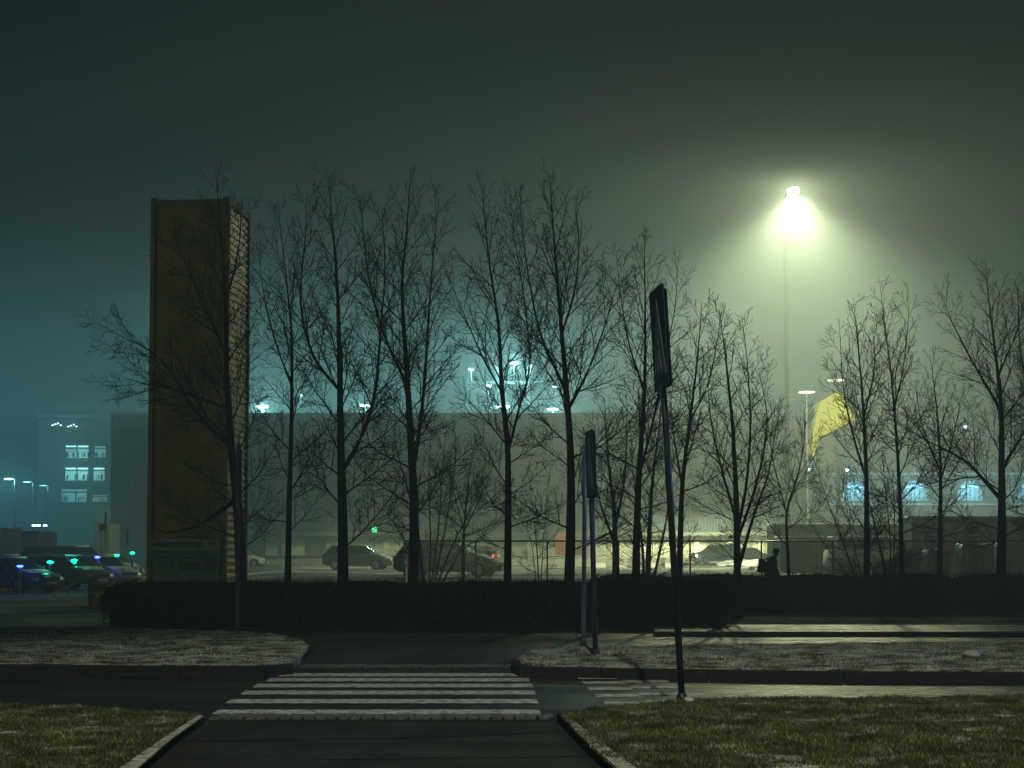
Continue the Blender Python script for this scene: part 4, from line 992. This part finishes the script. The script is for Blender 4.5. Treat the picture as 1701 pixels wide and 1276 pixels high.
# ------------------------------------------------------------------ things in front of the hall
def shipping_box(name, label, cat, px0, px1, ytop, d, depth, m, ribs=True, snow=False, zb=.49):
    x0, x1 = gx(px0, d), gx(px1, d); zt = P(0, ytop, d).z; h = zt - zb; w = x1 - x0
    t = thing(name, label, cat, ((x0 + x1) / 2, d + depth / 2, zb))
    mb = MB(); n = int(w / .28); prof = []
    for i in range(n): a = -w / 2 + .1 + i * (w - .2) / n; s_ = (w - .2) / n; prof += [(a, 0), (a + s_ * .45, 0), (a + s_ * .55, .05), (a + s_ * .9, .05)]
    vs = []
    for x, y in prof: vs += [(x, -depth / 2 + .03 + y, .12), (x, -depth / 2 + .03 + y, h - .1)]
    mb.add(vs, [(2 * i, 2 * i + 2, 2 * i + 3, 2 * i + 1) for i in range(len(prof) - 1)]); mb.build('ribbed_side', m, t)
    mb = MB(); mb.box((0, .05, h / 2), (w - .08, depth - .1, h - .08)); mb.build('shell', m, t)
    mb = MB()
    for sx in (-1, 1): mb.box((sx * (w / 2 - .06), -depth / 2 + .04, h / 2), (.12, .12, h - .24))
    for z in (.06, h - .06): mb.box((0, -depth / 2 + .04, z), (w, .12, .12))
    mb.build('edge_frame', m, t, bevel=.01)
    if snow:
        vs = []; mb = MB(); nn = max(8, int(w / .25)); r = random.Random(int(px0))
        for i in range(nn + 1):
            x = -w / 2 + w * i / nn; hh = .05 + .05 * (noise.noise(Vector((x * 1.3, px0, 0))) + .6)
            vs += [(x, -depth / 2 - .04, h + .002), (x, -depth / 2, h + hh), (x, depth / 2, h + hh), (x, depth / 2, h + .002)]
        mb.add(vs, [(4 * i + k, 4 * i + 4 + k, 4 * i + 5 + k, 4 * i + 1 + k) for i in range(nn) for k in range(3)] + [(0, 1, 2, 3), tuple(4 * nn + k for k in range(4))]); mb.build('snow_layer', M['snow'], t, smooth=True)
    return t
shipping_box('shipping_container', 'rusty orange container standing before the hall, left of the sign posts', 'container', 922, 958, 883, 140, 2.5, M['rust'])
shipping_box('storage_box', 'small brown crate at the right end of the orange container', 'crate', 953, 967, 891, 136, 1.5, M['brown'])
shipping_box('storage_box', 'dull brown crate seen through the fan shaped bush', 'crate', 700, 722, 885, 128, 2.4, M['brown'])
shipping_box('shipping_container', 'long green grey container with a snow topped edge right of the walking person', 'container', 1284, 1500, 872, 92, 2.5, M['container_grey'], snow=True)
shipping_box('storage_box', 'lower dark snow topped container in front of the long green one', 'container', 1296, 1402, 893, 86, 2.0, M['container_dark'], snow=True)
shipping_box('shipping_container', 'large dull green container behind the wrapped pallets at right', 'container', 1514, 1780, 860, 80, 2.5, M['container_grey'], snow=True)
# white barrier blocks
pr = None
for i, (px, lab) in enumerate([(997, 'white concrete barrier block beside the left sign posts'), (1033, 'white concrete barrier block behind the pale forked tree'), (1112, 'white concrete barrier block behind the large tilted post'), (1083, 'white concrete barrier block between two thin bush stems')]):
    loc = (gx(px, 112), 112, .48)
    if pr is None:
        t = thing('barrier_block', lab, 'barrier', loc, 0, 'white barrier blocks in the yard'); mb = MB()
        mb.prism([(-.34, -.35, 0), (-.34, .35, 0), (-.34, .18, .35), (-.34, .12, .75), (-.34, -.12, .75), (-.34, -.18, .35)], (.68, 0, 0)); mb.build('block', mat('white_concrete', (.78, .78, .66), .8, .12, 3), t, bevel=.02)
        mb = MB(); mb.box((0, 0, .78), (.12, .08, .08)); mb.build('lifting_lug', M['dark_steel'], t); pr = t
    else: copy_thing(pr, lab, loc)
# guard rail
t = thing('guard_rail', 'long low steel guard rail along the yard in front of the hall', 'guard rail', (gx(440, 122), 122, .48))
mb = MB(); Lr = gx(1000, 122) - gx(440, 122); mb.prism([(0, 0, .55), (0, -.05, .60), (0, 0, .68), (0, -.05, .76), (0, 0, .82), (0, .02, .82), (0, .02, .55)], (Lr, 0, 0)); mb.build('rail', M['galv'], t)
for i in range(int(Lr / 2.5) + 1):
    mb = MB(); mb.box((i * 2.5 + .1, .06, .35), (.1, .08, .8)); mb.build('rail_post', M['galv'], t)
# low retaining edge with snow in the yard
t = thing('low_wall', 'low snow topped concrete edge running across the yard behind the parked cars', 'wall', (gx(700, 130), 130, .46))
mb = MB(); mb.box((2, 0, .3), (gx(1150, 130) - gx(440, 130), .3, .6)); mb.build('wall_body', M['concrete'], t); mb = MB(); mb.box((2, 0, .64), (gx(1150, 130) - gx(440, 130), .34, .06)); mb.build('snow_cap', M['snow'], t)
# snow banks round the walking person
for i, (px, d, w, lab) in enumerate([(1262, 118, 2.3, 'heap of ploughed snow behind the walking person'), (1290, 100, 1.6, 'smaller heap of ploughed snow right of the walking person'), (1236, 126, 2.2, 'low snow heap under the dark saloon behind the bushy tree')]):
    bm = bmesh.new(); bmesh.ops.create_icosphere(bm, subdivisions=4, radius=1)
    for v in bm.verts:
        k = 1 + .35 * noise.noise(v.co * 1.7 + Vector((i * 7, 0, 0))) + .12 * noise.noise(v.co * 6); v.co = Vector((v.co.x * w * k, v.co.y * 1.1 * k, v.co.z * .55 * k))
    me = bpy.data.meshes.new('snow_heap'); bm.to_mesh(me); bm.free(); o = link('snow_heap', me, M['snow'], smooth=True); o.location = (gx(px, d), d, .42); tag(o, lab, 'snow heap', 'snow heaps in the yard')
# wrapped pallets
def bale(label, px0, px1, ytop, d, seed):
    x0, x1 = gx(px0, d), gx(px1, d); h = P(0, ytop, d).z - .45; w = x1 - x0
    t = thing('wrapped_pallet', label, 'wrapped pallet', ((x0 + x1) / 2, d + .6, .46), 0, 'film wrapped pallets by the fence')
    bm = bmesh.new(); bmesh.ops.create_cube(bm, size=1); bmesh.ops.subdivide_edges(bm, edges=bm.edges, cuts=9, use_grid_fill=True)
    for v in bm.verts:
        c = v.co.copy(); q = noise.noise(Vector((c.x * w * 2.5, c.y * 3, c.z * 2 + seed))); sag = 1 - .10 * max(0, c.z) + .05 * q
        v.co = Vector((c.x * w * sag, c.y * 1.1 * sag, (c.z + .5) * (h - .14) + .14 + (.10 * noise.noise(Vector((c.x * w * 3, c.y * 4, seed))) if c.z > .45 else 0)))
    me = bpy.data.meshes.new('wrapped_load'); bm.to_mesh(me); bm.free(); link('wrapped_load', me, M['tarp'], t, smooth=True)
    r = random.Random(seed); mb = MB()
    for k in range(7):
        x = r.uniform(-.45, .45) * w; pts = [Vector((x + j * w * .07, -.42 + .02 * j, h + .02 + .05 * math.sin(j * 1.7 + k))) for j in range(5)]
        mb.tube([p for p in pts if abs(p.x) < w * .46] or pts[:2], .018, 5)
    for k in range(3):
        x = -.44 * w + k * .06; mb.tube([(x, -.56, h * .9), (x + .04, -.57, h * .6), (x - .03, -.57, h * .3)], .012, 5)
    mb.build('film_edge', M['plate'], t)
    mb = MB()
    for k in (-.42, 0, .42): mb.box((k * w, 0, .05), (.1, 1.05, .1))
    mb.box((0, 0, .12), (w, 1.1, .03)); mb.build('pallet', M['brown'], t)
bale('film wrapped pallet left of the thick right hand trunk, narrower', 1540, 1578, 915, 70, 3)
bale('wide film wrapped pallet just left of the thick right hand trunk', 1598, 1652, 905, 69, 4)
bale('wide film wrapped pallet right of the thick right hand trunk', 1662, 1730, 903, 69, 8)
# leaning pale boards
t = thing('leaning_panels', 'pale slatted panels leaning at an angle behind the thicket', 'panels', (gx(1404, 70), 70, .46))
for k in range(5):
    mb = MB(); q = Matrix.Rotation(R(-38), 4, 'Y'); mb.box((k * .22 - .3, .05 * k, .42), (.035, .9, 1.25), q); mb.build('panel', M['concrete'], t)
# low dark rubble pile
bm = bmesh.new(); bmesh.ops.create_icosphere(bm, subdivisions=5, radius=1)
for v in bm.verts:
    k = 1 + .25 * noise.noise(v.co * 2.2) + .10 * noise.noise(v.co * 9); v.co = Vector((v.co.x * 1.6 * k, v.co.y * .8 * k, v.co.z * 1.1 * k))
me = bpy.data.meshes.new('soil_heap'); bm.to_mesh(me); bm.free(); o = link('soil_heap', me, mat('soil', (.045, .045, .02), .95, .4, 6, bump=.8), smooth=False); o.location = (gx(1516, 72), 72.5, .45); tag(o, 'dark heap of twiggy soil between the white van and the wrapped pallets', 'heap')
# signs and lamps on the hall wall
p = P(622, 880, 150)
t = thing('lit_sign', 'small glowing green sign among the branches left of the fan bush', 'sign', (p.x, 150, .48))
mb = MB(); mb.box((0, .1, p.z / 2 - .3), (.08, .08, p.z - .3)); mb.build('pole', M['dark_steel'], t)
mb = MB(); mb.box((0, .03, p.z - .48), (.66, .12, .66)); mb.build('sign_case', M['dark_steel'], t)
mb = MB(); z = p.z - .48
for a_, b_, c_, e_ in ((-.12, .16, .14, .16), (.10, .2, .12, .12), (0, .02, .34, .10), (-.14, -.14, .12, .16), (.12, -.15, .18, .14)): mb.box((a_, -.045, z + b_), (c_, .02, e_))
mb.build('sign_symbol', M['e_sign'], t)
lamp('POINT', 'sign_glow', (p.x, 149, p.z), 90, (.1, 1, .4), .2)
p = P(904, 879, 150)
t = thing('wall_lamp', 'tiny white lamp on the hall wall left of the tallest tree', 'lamp', (p.x, 155.6, p.z))
mb = MB(); mb.box((0, 0, 0), (.3, .5, .12)); mb.build('housing', M['dark_steel'], t); mb = MB(); mb.box((0, -.05, -.09), (.24, .3, .06)); mb.build('lens', M['e_ring'], t)
# assumed lamps under the hall's edge, no fixtures built, that light the pale ground floor (yellow green like the mast)
for px, pw in ((985, 120), (1030, 200), (1075, 420), (1115, 560), (1155, 700), (1195, 760), (1235, 760), (1272, 640), (560, 90), (640, 70), (720, 90), (880, 90)):
    x = gx(px, 152.0); lamp('SPOT', 'assumed_canopy_light', (x, 152.6, 4.3), pw * 2.6, (.95, 1.0, .5), .3, (x, 158, .5), 120, .7)

# ------------------------------------------------------------------ right hand building with blue lit bays
def right_building():
    D = 172.0; s = D / F_PX; X = lambda px: (px - CX) * s; Z = lambda py: CAMZ + (HOR - py) * s
    x0, x1 = X(1362), X(1860)
    t = thing('terminal_building', 'grey terminal building at right with blue lit bays', 'building', (0, D, 0))
    mb = MB(); mb.box(((x0 + x1) / 2, 9, Z(724) / 2), (x1 - x0, 18, Z(724))); mb.build('wall', mat('terminal_wall', (.08, .095, .09), .75, .15, .4), t)
    for z_, h_ in ((Z(725), .35), (Z(787), .22), (Z(838), .2)):
        mb = MB(); mb.box(((x0 + x1) / 2, -.12, z_), (x1 - x0 + .4, .3, h_)); mb.build('cornice', M['concrete'], t)
    for px in range(1375, 1860, 48):
        mb = MB(); mb.box((X(px), -.10, Z(757)), (.3, .22, Z(727) - Z(785))); mb.build('mullion', M['concrete_dark'], t)
    for px in (1420, 1519, 1611, 1712):
        w = 21 * s; zc = Z(832); mb = MB(); pts = [(X(px) - w, -.06, zc - .0), (X(px) + w, -.06, zc)] + [(X(px) + w * math.cos(a), -.06, zc + (Z(799) - Z(832)) * math.sin(a) ** .8) for a in [math.pi * k / 12 for k in range(1, 12)]]
        mb.prism(pts, (0, -.05, 0)); o = mb.build('arched_window', M['e_arch'], t)
        mb = MB(); r = random.Random(px)
        for k in range(4): mb.box((X(px) - w * .45 + w * .3 * k, -.14, Z(806 + abs(k - 1.5) * 2.2)), (.35, .05, .14))
        mb.build('ceiling_tube', M['e_arch_hot'], o)
        mb = MB()
        for k in range(-2, 3): mb.box((X(px) + k * w * .38, -.16, Z(818)), (.06, .06, (Z(804) - Z(832)) * .95))
        mb.build('window_bars', M['concrete_dark'], o)
        lamp('POINT', 'bay_glow', (X(px), D - 1.6, Z(815)), 380, (.2, .75, 1), .4)
    mb = MB(); mb.box((X(1356), 1, Z(758)), (.45, 2, Z(738) - Z(778))); mb.build('stair_glazing', M['e_blue_strip'], t)
right_building()
# small spot lamps near the corner of the terminal
for i, (px, py) in enumerate([(1327, 783), (1343, 780), (1338, 789), (1407, 781), (1604, 709)]):
    p = P(px, py, 165); t = thing('spot_lamp', ['tiny cold lamp leftmost by the terminal corner', 'tiny cold lamp highest by the terminal corner under the yellow wedge', 'tiny cold lamp lowest by the terminal corner', 'tiny cold lamp above the leftmost blue bay', 'lone cold lamp high on the terminal near the thick right tree'][i], 'lamp', (p.x, 165, .48), 0, 'small cold lamps near the terminal')
    mb = MB(); mb.tube([(0, 0, 0), (0, 0, p.z - .48)], .05, 6); mb.build('pole', M['dark_steel'], t); mb = MB(); mb.lathe((0, 0, p.z - .48), [(.1, -.15), (.2, 0), (.1, .15)], 10); mb.build('lamp_head', M['e_cold'], t)
# yellow folded landmark
t = thing('yellow_gangway', 'bright yellow angular hood with a folded lower wedge above the treetops at right', 'gangway', (gx(1385, 124), 124, .48)); o_ = t.location
q = lambda px, py, dd: P(px, py, dd) - o_
mb = MB(); mb.prism([q(1362, 668, 123), q(1395, 649, 123), q(1403, 664, 123), q(1421, 697, 123), q(1362, 726, 123)], (0, 3.0, 0)); mb.build('hood', M['yellow'], t)
mb = MB(); mb.prism([q(1356, 690, 122.6), q(1362, 672, 122.6), q(1362, 730, 122.6), q(1351, 760, 122.6), q(1345, 752, 122.6)], (0, 1.2, 0)); mb.build('folded_wedge', M['yellow'], t)
mb = MB(); mb.prism([q(1360, 736, 123), q(1362, 730, 123), q(1400, 712, 123), q(1400, 770, 123), q(1356, 775, 123)], (0, 2.4, 0)); mb.build('cabin', M['black'], t)
mb = MB()
for px in (1366, 1394): a = q(px, 770, 124); mb.box((a.x, .5, a.z / 2), (.3, .3, a.z))
mb.build('support_leg', M['dark_steel'], t)
lamp('SPOT', 'added_hood_light', P(1372, 760, 117.0), 200, (1, 1, .7), .3, P(1382, 690, 123), 70, .6)  # added spot with no fixture, brightens the yellow hood
# ring lamps
for i, (px, py) in enumerate([(1340, 652), (1388, 632)]):
    p = P(px, py, 118 + 8 * i); d = 118 + 8 * i; Rr = 13 * d / F_PX
    t = thing('ring_lamp', ['lower left ring shaped lamp on a thin pole by the yellow hood', 'upper right ring shaped lamp on a thin pole above the yellow hood'][i], 'lamp', (p.x, d, .48), 0, 'ring lamps near the yellow hood')
    mb = MB(); mb.tube([(Rr * math.cos(a), Rr * math.sin(a), p.z - .48 + .16 * math.sin(a) * 0) for a in [2 * math.pi * k / 28 for k in range(29)]], .05, 6, cap=False); mb.build('light_ring', M['e_ring'], t)
    mb = MB(); mb.tube([(0, 0, 0), (0, 0, p.z - .48 + .1)], .06, 8)
    for a in (0, math.pi * 2 / 3, math.pi * 4 / 3): mb.tube([(0, 0, p.z - .38), (Rr * math.cos(a), Rr * math.sin(a), p.z - .48)], .02, 5)
    mb.build('pole', M['galv'], t)

# ------------------------------------------------------------------ far left: office block, lamps, boxes
def office():
    D = 205.0; s = D / F_PX; X = lambda px: (px - CX) * s; Z = lambda py: CAMZ + (HOR - py) * s
    x0, x1 = X(62), X(186)
    t = thing('office_building', 'hazy office block at left with three rows of lit windows', 'building', (0, D, 0))
    mb = MB(); mb.box(((x0 + x1) / 2, 10, Z(697) / 2), (x1 - x0, 20, Z(697))); mb.build('wall', M['office'], t)
    mb = MB(); mb.box(((x0 + x1) / 2 + .2, -.1, Z(692)), (x1 - x0 + .5, .6, .5)); mb.build('roof_edge', M['hall_top'], t)
    mb = MB(); mb.box((X(110), 6, Z(678)), (5, 6, Z(665) - Z(692))); mb.build('roof_plant', M['hall_top'], t)
    def win(xa, xb, ya, yb, m, tubes_=True, seed=0):
        mb = MB(); mb.box(((X(xa) + X(xb)) / 2, -.02, (Z(ya) + Z(yb)) / 2), (X(xb) - X(xa), .08, Z(ya) - Z(yb))); o = mb.build('window', M[m], t)
        mb = MB(); r = random.Random(seed); w = X(xb) - X(xa)
        for k in range(6): mb.box((X(xa) + w * r.random(), -.09, Z(yb) + (Z(ya) - Z(yb)) * .25), (w * r.uniform(.03, .10), .04, (Z(ya) - Z(yb)) * r.uniform(.25, .5)))
        mb.box(((X(xa) + X(xb)) / 2, -.09, Z(ya + (yb - ya) * .22)), (w, .05, .14)); mb.build('window_frame', M['office'], o)
        if tubes_: mb = MB(); mb.box(((X(xa) + X(xb)) / 2, -.12, Z(ya + 1.5)), (w * .92, .04, .15)); mb.build('ceiling_tube', M['e_tube'], o)
    win(108, 126, 740, 761, 'e_win_dim', True, 1); win(128, 146, 740, 761, 'e_win', True, 2); win(156, 174, 741, 760, 'e_win_dim', False, 3)
    win(108, 126, 777, 798, 'e_win', True, 4); win(128, 146, 777, 798, 'e_win', True, 5); win(155, 173, 777, 798, 'e_win', True, 6)
    win(102, 125, 813, 834, 'e_win_dim', False, 7); win(127, 144, 813, 834, 'e_win_dim', False, 8); win(154, 178, 823, 834, 'e_red_win', False, 9)
    lamp('POINT', 'office_glow', (X(130), D - 3, Z(780)), 600, (.3, 1, .92), 1)
office()
for i, (px, py, n, lab) in enumerate([(94, 705, 4, 'cluster of tiny white lamps high on the office roof, left'), (120, 707, 4, 'cluster of tiny white lamps high on the office roof, right')]):
    d = 203; p = P(px, py, d); t = thing('roof_lamps', lab, 'lamp', (p.x, d, p.z - 1.2), 0, 'lamp clusters on the office roof')
    mb = MB(); mb.box((0, .5, .6), (.12, .12, 1.3)); mb.build('bracket', M['dark_steel'], t)
    for k in range(n): mb = MB(); mb.box((-.5 + k * .34, 0, 1.2 + .12 * ((k * 7) % 3 - 1)), (.18, .1, .12)); mb.build('lamp_head', M['e_cold'], t)
    lamp('POINT', 'cluster_glow', (p.x, d - 1.5, p.z), 160, (.5, .9, 1), .5)
pr = None
for i, (px, hx, py, d, lab) in enumerate([(25, 15, 796, 165, 'street lamp with bluish head at the left edge, tallest of three'), (55, 46, 801, 180, 'dim street lamp in the middle of three at left'), (80, 73, 807, 195, 'farthest and faintest of three street lamps at left')]):
    p = P(px, py, d); t = thing('street_lamp', lab, 'street lamp', (p.x, d, 0), 0, 'street lamps by the left car park'); w = (hx - px) * d / F_PX
    mb = MB(); mb.tube([(0, 0, 0), (0, 0, p.z)], [.11, .07], 8); mb.tube([(0, 0, p.z), (w * .6, 0, p.z + .12), (w, 0, p.z + .1)], .05, 6); mb.build('pole', M['dark_steel'], t)
    mb = MB(); mb.box((w, 0, p.z + .1), (1.1, .35, .12)); h_ = mb.build('lamp_head', M['dark_steel'], t); mb = MB(); mb.box((w, -.02, p.z + .0), (.9, .3, .08)); mb.build('lens', M['e_teal_dim'] if i == 0 else M['e_far_lamp'], h_)
    lamp('POINT', 'lamp_glow', (p.x + w, d - .4, p.z - .3), [1300, 300, 200][i], (.25, .85, 1), .3)
# assumed unseen teal light outside the left edge, gives the fog its teal glow
lamp('POINT', 'assumed_teal_glow', (-66, 168, 9), 15000, (.10, .82, 1.0), 1.5)
for i, (px, lab) in enumerate([(56.5, 'bluish white lamp, left of the three over the dark boxes'), (64, 'bluish white lamp, middle of the three over the dark boxes'), (75, 'bluish white lamp, right of the three over the dark boxes')]):
    d = 140; p = P(px, 873, d); t = thing('work_lamp', lab, 'lamp', (p.x, d, 0), 0, 'work lamps over the dark boxes'); mb = MB(); mb.tube([(0, .1, 0), (0, .1, p.z)], .05, 6); mb.build('pole', M['dark_steel'], t)
    mb = MB(); mb.box((0, 0, p.z), (.32, .1, .14)); mb.build('lamp_head', M['e_cold'], t)
shipping_box('site_cabin', 'black upright box behind the left parked cars', 'cabin', 38, 65, 882, 112, 2.0, M['black'], zb=0)
shipping_box('site_cabin', 'narrower dark box right of the black upright one', 'cabin', 72, 84, 882, 124, 2.0, M['container_dark'], zb=0)
shipping_box('site_cabin', 'dull yellow lit cabin wall left of the hall corner', 'cabin', 158, 184, 869, 118, 3.0, mat('cabin_yellow', (.22, .23, .13), .8, .1, 1), zb=0)
lamp('POINT', 'assumed_cabin_light', (gx(168, 113), 114, 4.2), 90, (.9, 1, .5), .2)  # assumed lamp with no fixture, brightens the yellow cabin wall
t = thing('board_fence', 'brown board fence far left behind the parked cars', 'fence', (gx(10, 125), 125, 0)); mb = MB(); r = random.Random(2)
for k in range(20): mb.box((-2.4 + k * .19, r.uniform(-.02, .02), 1.7), (.17, .05, 3.4 + r.uniform(-.1, .1)))
mb.build('boards', mat('boards', (.16, .09, .06), .8, .4, 2), t); mb = MB(); mb.box((-.5, .08, 2.6), (4, .06, .12)); mb.box((-.5, .08, .8), (4, .06, .12)); mb.build('rail', M['brown'], t)
for i, (px, yt, pw, ph, lab) in enumerate([(169, 870, 8, 12, 'small square sign on a pole before the yellow cabin wall'), (175.5, 851, 3.5, 34, 'narrow tall sign on a pole before the hall corner'), (212, 880, 4, 26, 'dark slim sign close to the orange tower on its left')]):
    d = 100; s = d / F_PX; p = P(px, yt, d); t = thing('small_sign', lab, 'sign', (p.x, d, 0), 0, 'small signs by the hall corner')
    mb = MB(); mb.tube([(0, .05, 0), (0, .05, p.z)], .03, 6); mb.build('pole', M['galv'], t); mb = MB(); mb.box((0, 0, p.z - ph * s / 2), (pw * s, .04, ph * s)); mb.build('sign_plate', M['dark_steel'], t)
# far masts and blocks above the office, barely visible in the fog
for i, (px, yt, w, lab) in enumerate([(112, 650, 10, 'faint narrow tower block in the fog behind the office, left'), (138, 655, 12, 'faint tower block in the fog behind the office, middle'), (205, 655, 34, 'faint wide block in the fog just left of the orange tower')]):
    d = 270; s = d / F_PX; p = P(px, yt, d); t = thing('distant_block', lab, 'building', (p.x, d, 0), 0, 'faint blocks in the fog'); mb = MB(); mb.box((0, 0, p.z / 2), (w * s, 6, p.z)); mb.build('wall', M['office'], t)
    mb = MB(); mb.box((0, -1, p.z + .6), (w * s * .4, 2, 1.2)); mb.build('roof_box', M['hall_top'], t)

# ------------------------------------------------------------------ the walking person
def skin_obj(name, verts, edges, radii, m, parent, sub=2, rootv=0):
    bm = bmesh.new(); sl = bm.verts.layers.skin.verify(); vl = [bm.verts.new(v) for v in verts]
    for a, b in edges: bm.edges.new((vl[a], vl[b]))
    for v, r_ in zip(vl, radii):
        v[sl].radius = r_ if hasattr(r_, '__len__') else (r_, r_)
    vl[rootv][sl].use_root = True
    me = bpy.data.meshes.new(name); bm.to_mesh(me); bm.free(); o = link(name, me, m, parent)
    k = o.modifiers.new('skin', 'SKIN'); k.use_smooth_shade = True
    s = o.modifiers.new('sub', 'SUBSURF'); s.levels = sub; s.render_levels = sub
    return o
def person():
    d = 47.0; t = thing('person', 'person in dark coat with bowed head walking right behind the hedge', 'person', (gx(1279, d), d, 0))
    # +x is the walking direction, 1.72 m tall when stooped
    def side(s):
        ph = 1 if s > 0 else -1
        hip = (-.02, s * .10, .93); knee = (.12 * ph + .04, s * .10, .50); ank = (.22 * ph - (.10 if ph < 0 else 0), s * .10, .09 if ph > 0 else .14); toe = (ank[0] + .19, s * .11, .035)
        return hip, knee, ank, toe
    V = [(-.03, 0, .95), (-.02, 0, 1.12), (.02, 0, 1.28), (.07, 0, 1.40), (.12, 0, 1.475), (.155, 0, 1.53), (.175, 0, 1.61), (.185, 0, 1.665)]
    Rr = [(.15, .12), (.14, .11), (.155, .12), (.14, .105), (.062, .06), (.075, .07), (.095, .082), (.055, .05)]
    E = [(i, i + 1) for i in range(7)]
    for s in (-1, 1):
        hip, knee, ank, toe = side(s); b = len(V); V += [hip, knee, ank, toe]; Rr += [.095, .065, .045, .035]; E += [(0, b), (b, b + 1), (b + 1, b + 2), (b + 2, b + 3)]
        b = len(V); sw = -s * .10
        V += [(.05, s * .19, 1.40), (.03 + sw * .6, s * .235, 1.13), (.12 + sw * .9, s * .21, .93), (.15 + sw, s * .205, .87)]; Rr += [.062, .05, .038, .03]; E += [(3, b), (b, b + 1), (b + 1, b + 2), (b + 2, b + 3)]
        w = Vector(V[-1]) ; hb = b + 3
        for k in range(4):
            a = len(V); o1 = w + Vector((-.030 + k * .020, 0, -.05)); V += [tuple(o1), tuple(o1 + Vector((.006, -s * .004, -.032 + abs(k - 1.3) * .004))), tuple(o1 + Vector((.016, -s * .016, -.056 + abs(k - 1.3) * .006)))]; Rr += [.0095, .0085, .007]; E += [(hb, a), (a, a + 1), (a + 1, a + 2)]
        a = len(V); V += [tuple(w + Vector((.035, -s * .012, -.028))), tuple(w + Vector((.048, -s * .018, -.058)))]; Rr += [.010, .008]; E += [(hb, a), (a, a + 1)]
    skin_obj('body', V, E, Rr, M['skin'], t)
    # coat
    V = [(-.03, 0, .80), (-.03, 0, .95), (-.02, 0, 1.12), (.02, 0, 1.28), (.06, 0, 1.40), (.10, 0, 1.47)]; Rr = [(.20, .17), (.19, .165), (.185, .155), (.20, .16), (.18, .14), (.095, .085)]; E = [(i, i + 1) for i in range(5)]
    for s in (-1, 1):
        b = len(V); sw = -s * .10; V += [(.05, s * .20, 1.39), (.03 + sw * .6, s * .245, 1.13), (.115 + sw * .9, s * .215, .945)]; Rr += [.088, .075, .058]; E += [(4, b), (b, b + 1), (b + 1, b + 2)]
    skin_obj('coat', V, E, Rr, M['cloth'], t, 2, 2)
    V, Rr, E = [(-.03, 0, .90)], [(.16, .14)], []
    for s in (-1, 1):
        hip, knee, ank, toe = side(s); b = len(V); V += [(hip[0], hip[1], .86), knee, (ank[0], ank[1], ank[2] + .05)]; Rr += [.112, .085, .068]; E += [(0, b), (b, b + 1), (b + 1, b + 2)]
    skin_obj('trousers', V, E, Rr, M['cloth2'], t)
    for s in (-1, 1):
        hip, knee, ank, toe = side(s); skin_obj('shoe', [(ank[0] - .03, ank[1], ank[2] - .03), (ank[0] + .08, ank[1], ank[2] - .04), toe], [(0, 1), (1, 2)], [.058, .05, .04], M['black'], t)
    # hair / cap, ears, nose
    bm = bmesh.new(); bmesh.ops.create_icosphere(bm, subdivisions=3, radius=.112)
    for v in list(bm.verts):
        if v.co.z < -.02 and v.co.x > .0: v.co *= .80
        v.co.z *= 1.05
    me = bpy.data.meshes.new('hair'); bm.to_mesh(me); bm.free(); o = link('hair', me, M['black'], t, True); o.location = (.163, 0, 1.632); o.scale = (.98, .84, .92)
    mb = MB(); mb.tube([(.262, 0, 1.61), (.285, 0, 1.59), (.268, 0, 1.578)], [.012, .015, .011], 6); mb.build('nose', M['skin'], t, smooth=True)
    b = thing('backpack', 'dark backpack worn by the walking person', 'backpack', (gx(1279, d) - .20, d, 1.0))
    bm = bmesh.new(); bmesh.ops.create_cube(bm, size=1); bmesh.ops.subdivide_edges(bm, edges=bm.edges, cuts=5, use_grid_fill=True)
    for v in bm.verts: c = v.co; q = (abs(c.x * 2) ** 4 + abs(c.y * 2) ** 4 + abs(c.z * 2) ** 4) ** .25; v.co = Vector((c.x * .19, c.y * .28, c.z * .42)) * (1 / max(q, .01)) ** .5 + Vector((-.05, 0, .22))
    me = bpy.data.meshes.new('bag_body'); bm.to_mesh(me); bm.free(); link('bag_body', me, M['black'], b, True)
    mb = MB(); mb.box((-.155, 0, .12), (.06, .20, .18)); mb.build('front_pocket', M['black'], b, bevel=.02)
    for s in (-1, 1):
        mb = MB(); mb.tube([(.05, s * .10, .42), (.20, s * .12, .455), (.36, s * .13, .36), (.36, s * .14, .22), (.20, s * .17, .06)], .018, 6); mb.build('strap', M['black'], b, smooth=True)
    return t
person()

# ------------------------------------------------------------------ fog
mb = MB(); x0, x1, y0, y1, z0, z1 = -195, 195, -45, 425, -1.1, 27.0
mb.box(((x0 + x1) / 2, (y0 + y1) / 2, (z0 + z1) / 2), (x1 - x0, y1 - y0, z1 - z0))
vm = bpy.data.materials.new('fog'); vm.use_nodes = True; nt = vm.node_tree; nt.nodes.clear()
ou = nt.nodes.new('ShaderNodeOutputMaterial'); pv = nt.nodes.new('ShaderNodeVolumePrincipled')
pv.inputs['Color'].default_value = (.82, .95, 1.0, 1); pv.inputs['Density'].default_value = .0036; pv.inputs['Anisotropy'].default_value = .35
nt.links.new(pv.outputs[0], ou.inputs['Volume'])
hz = mb.build('haze', vm); tag(hz, 'thin night fog hanging over the whole place', 'fog', kind='stuff')
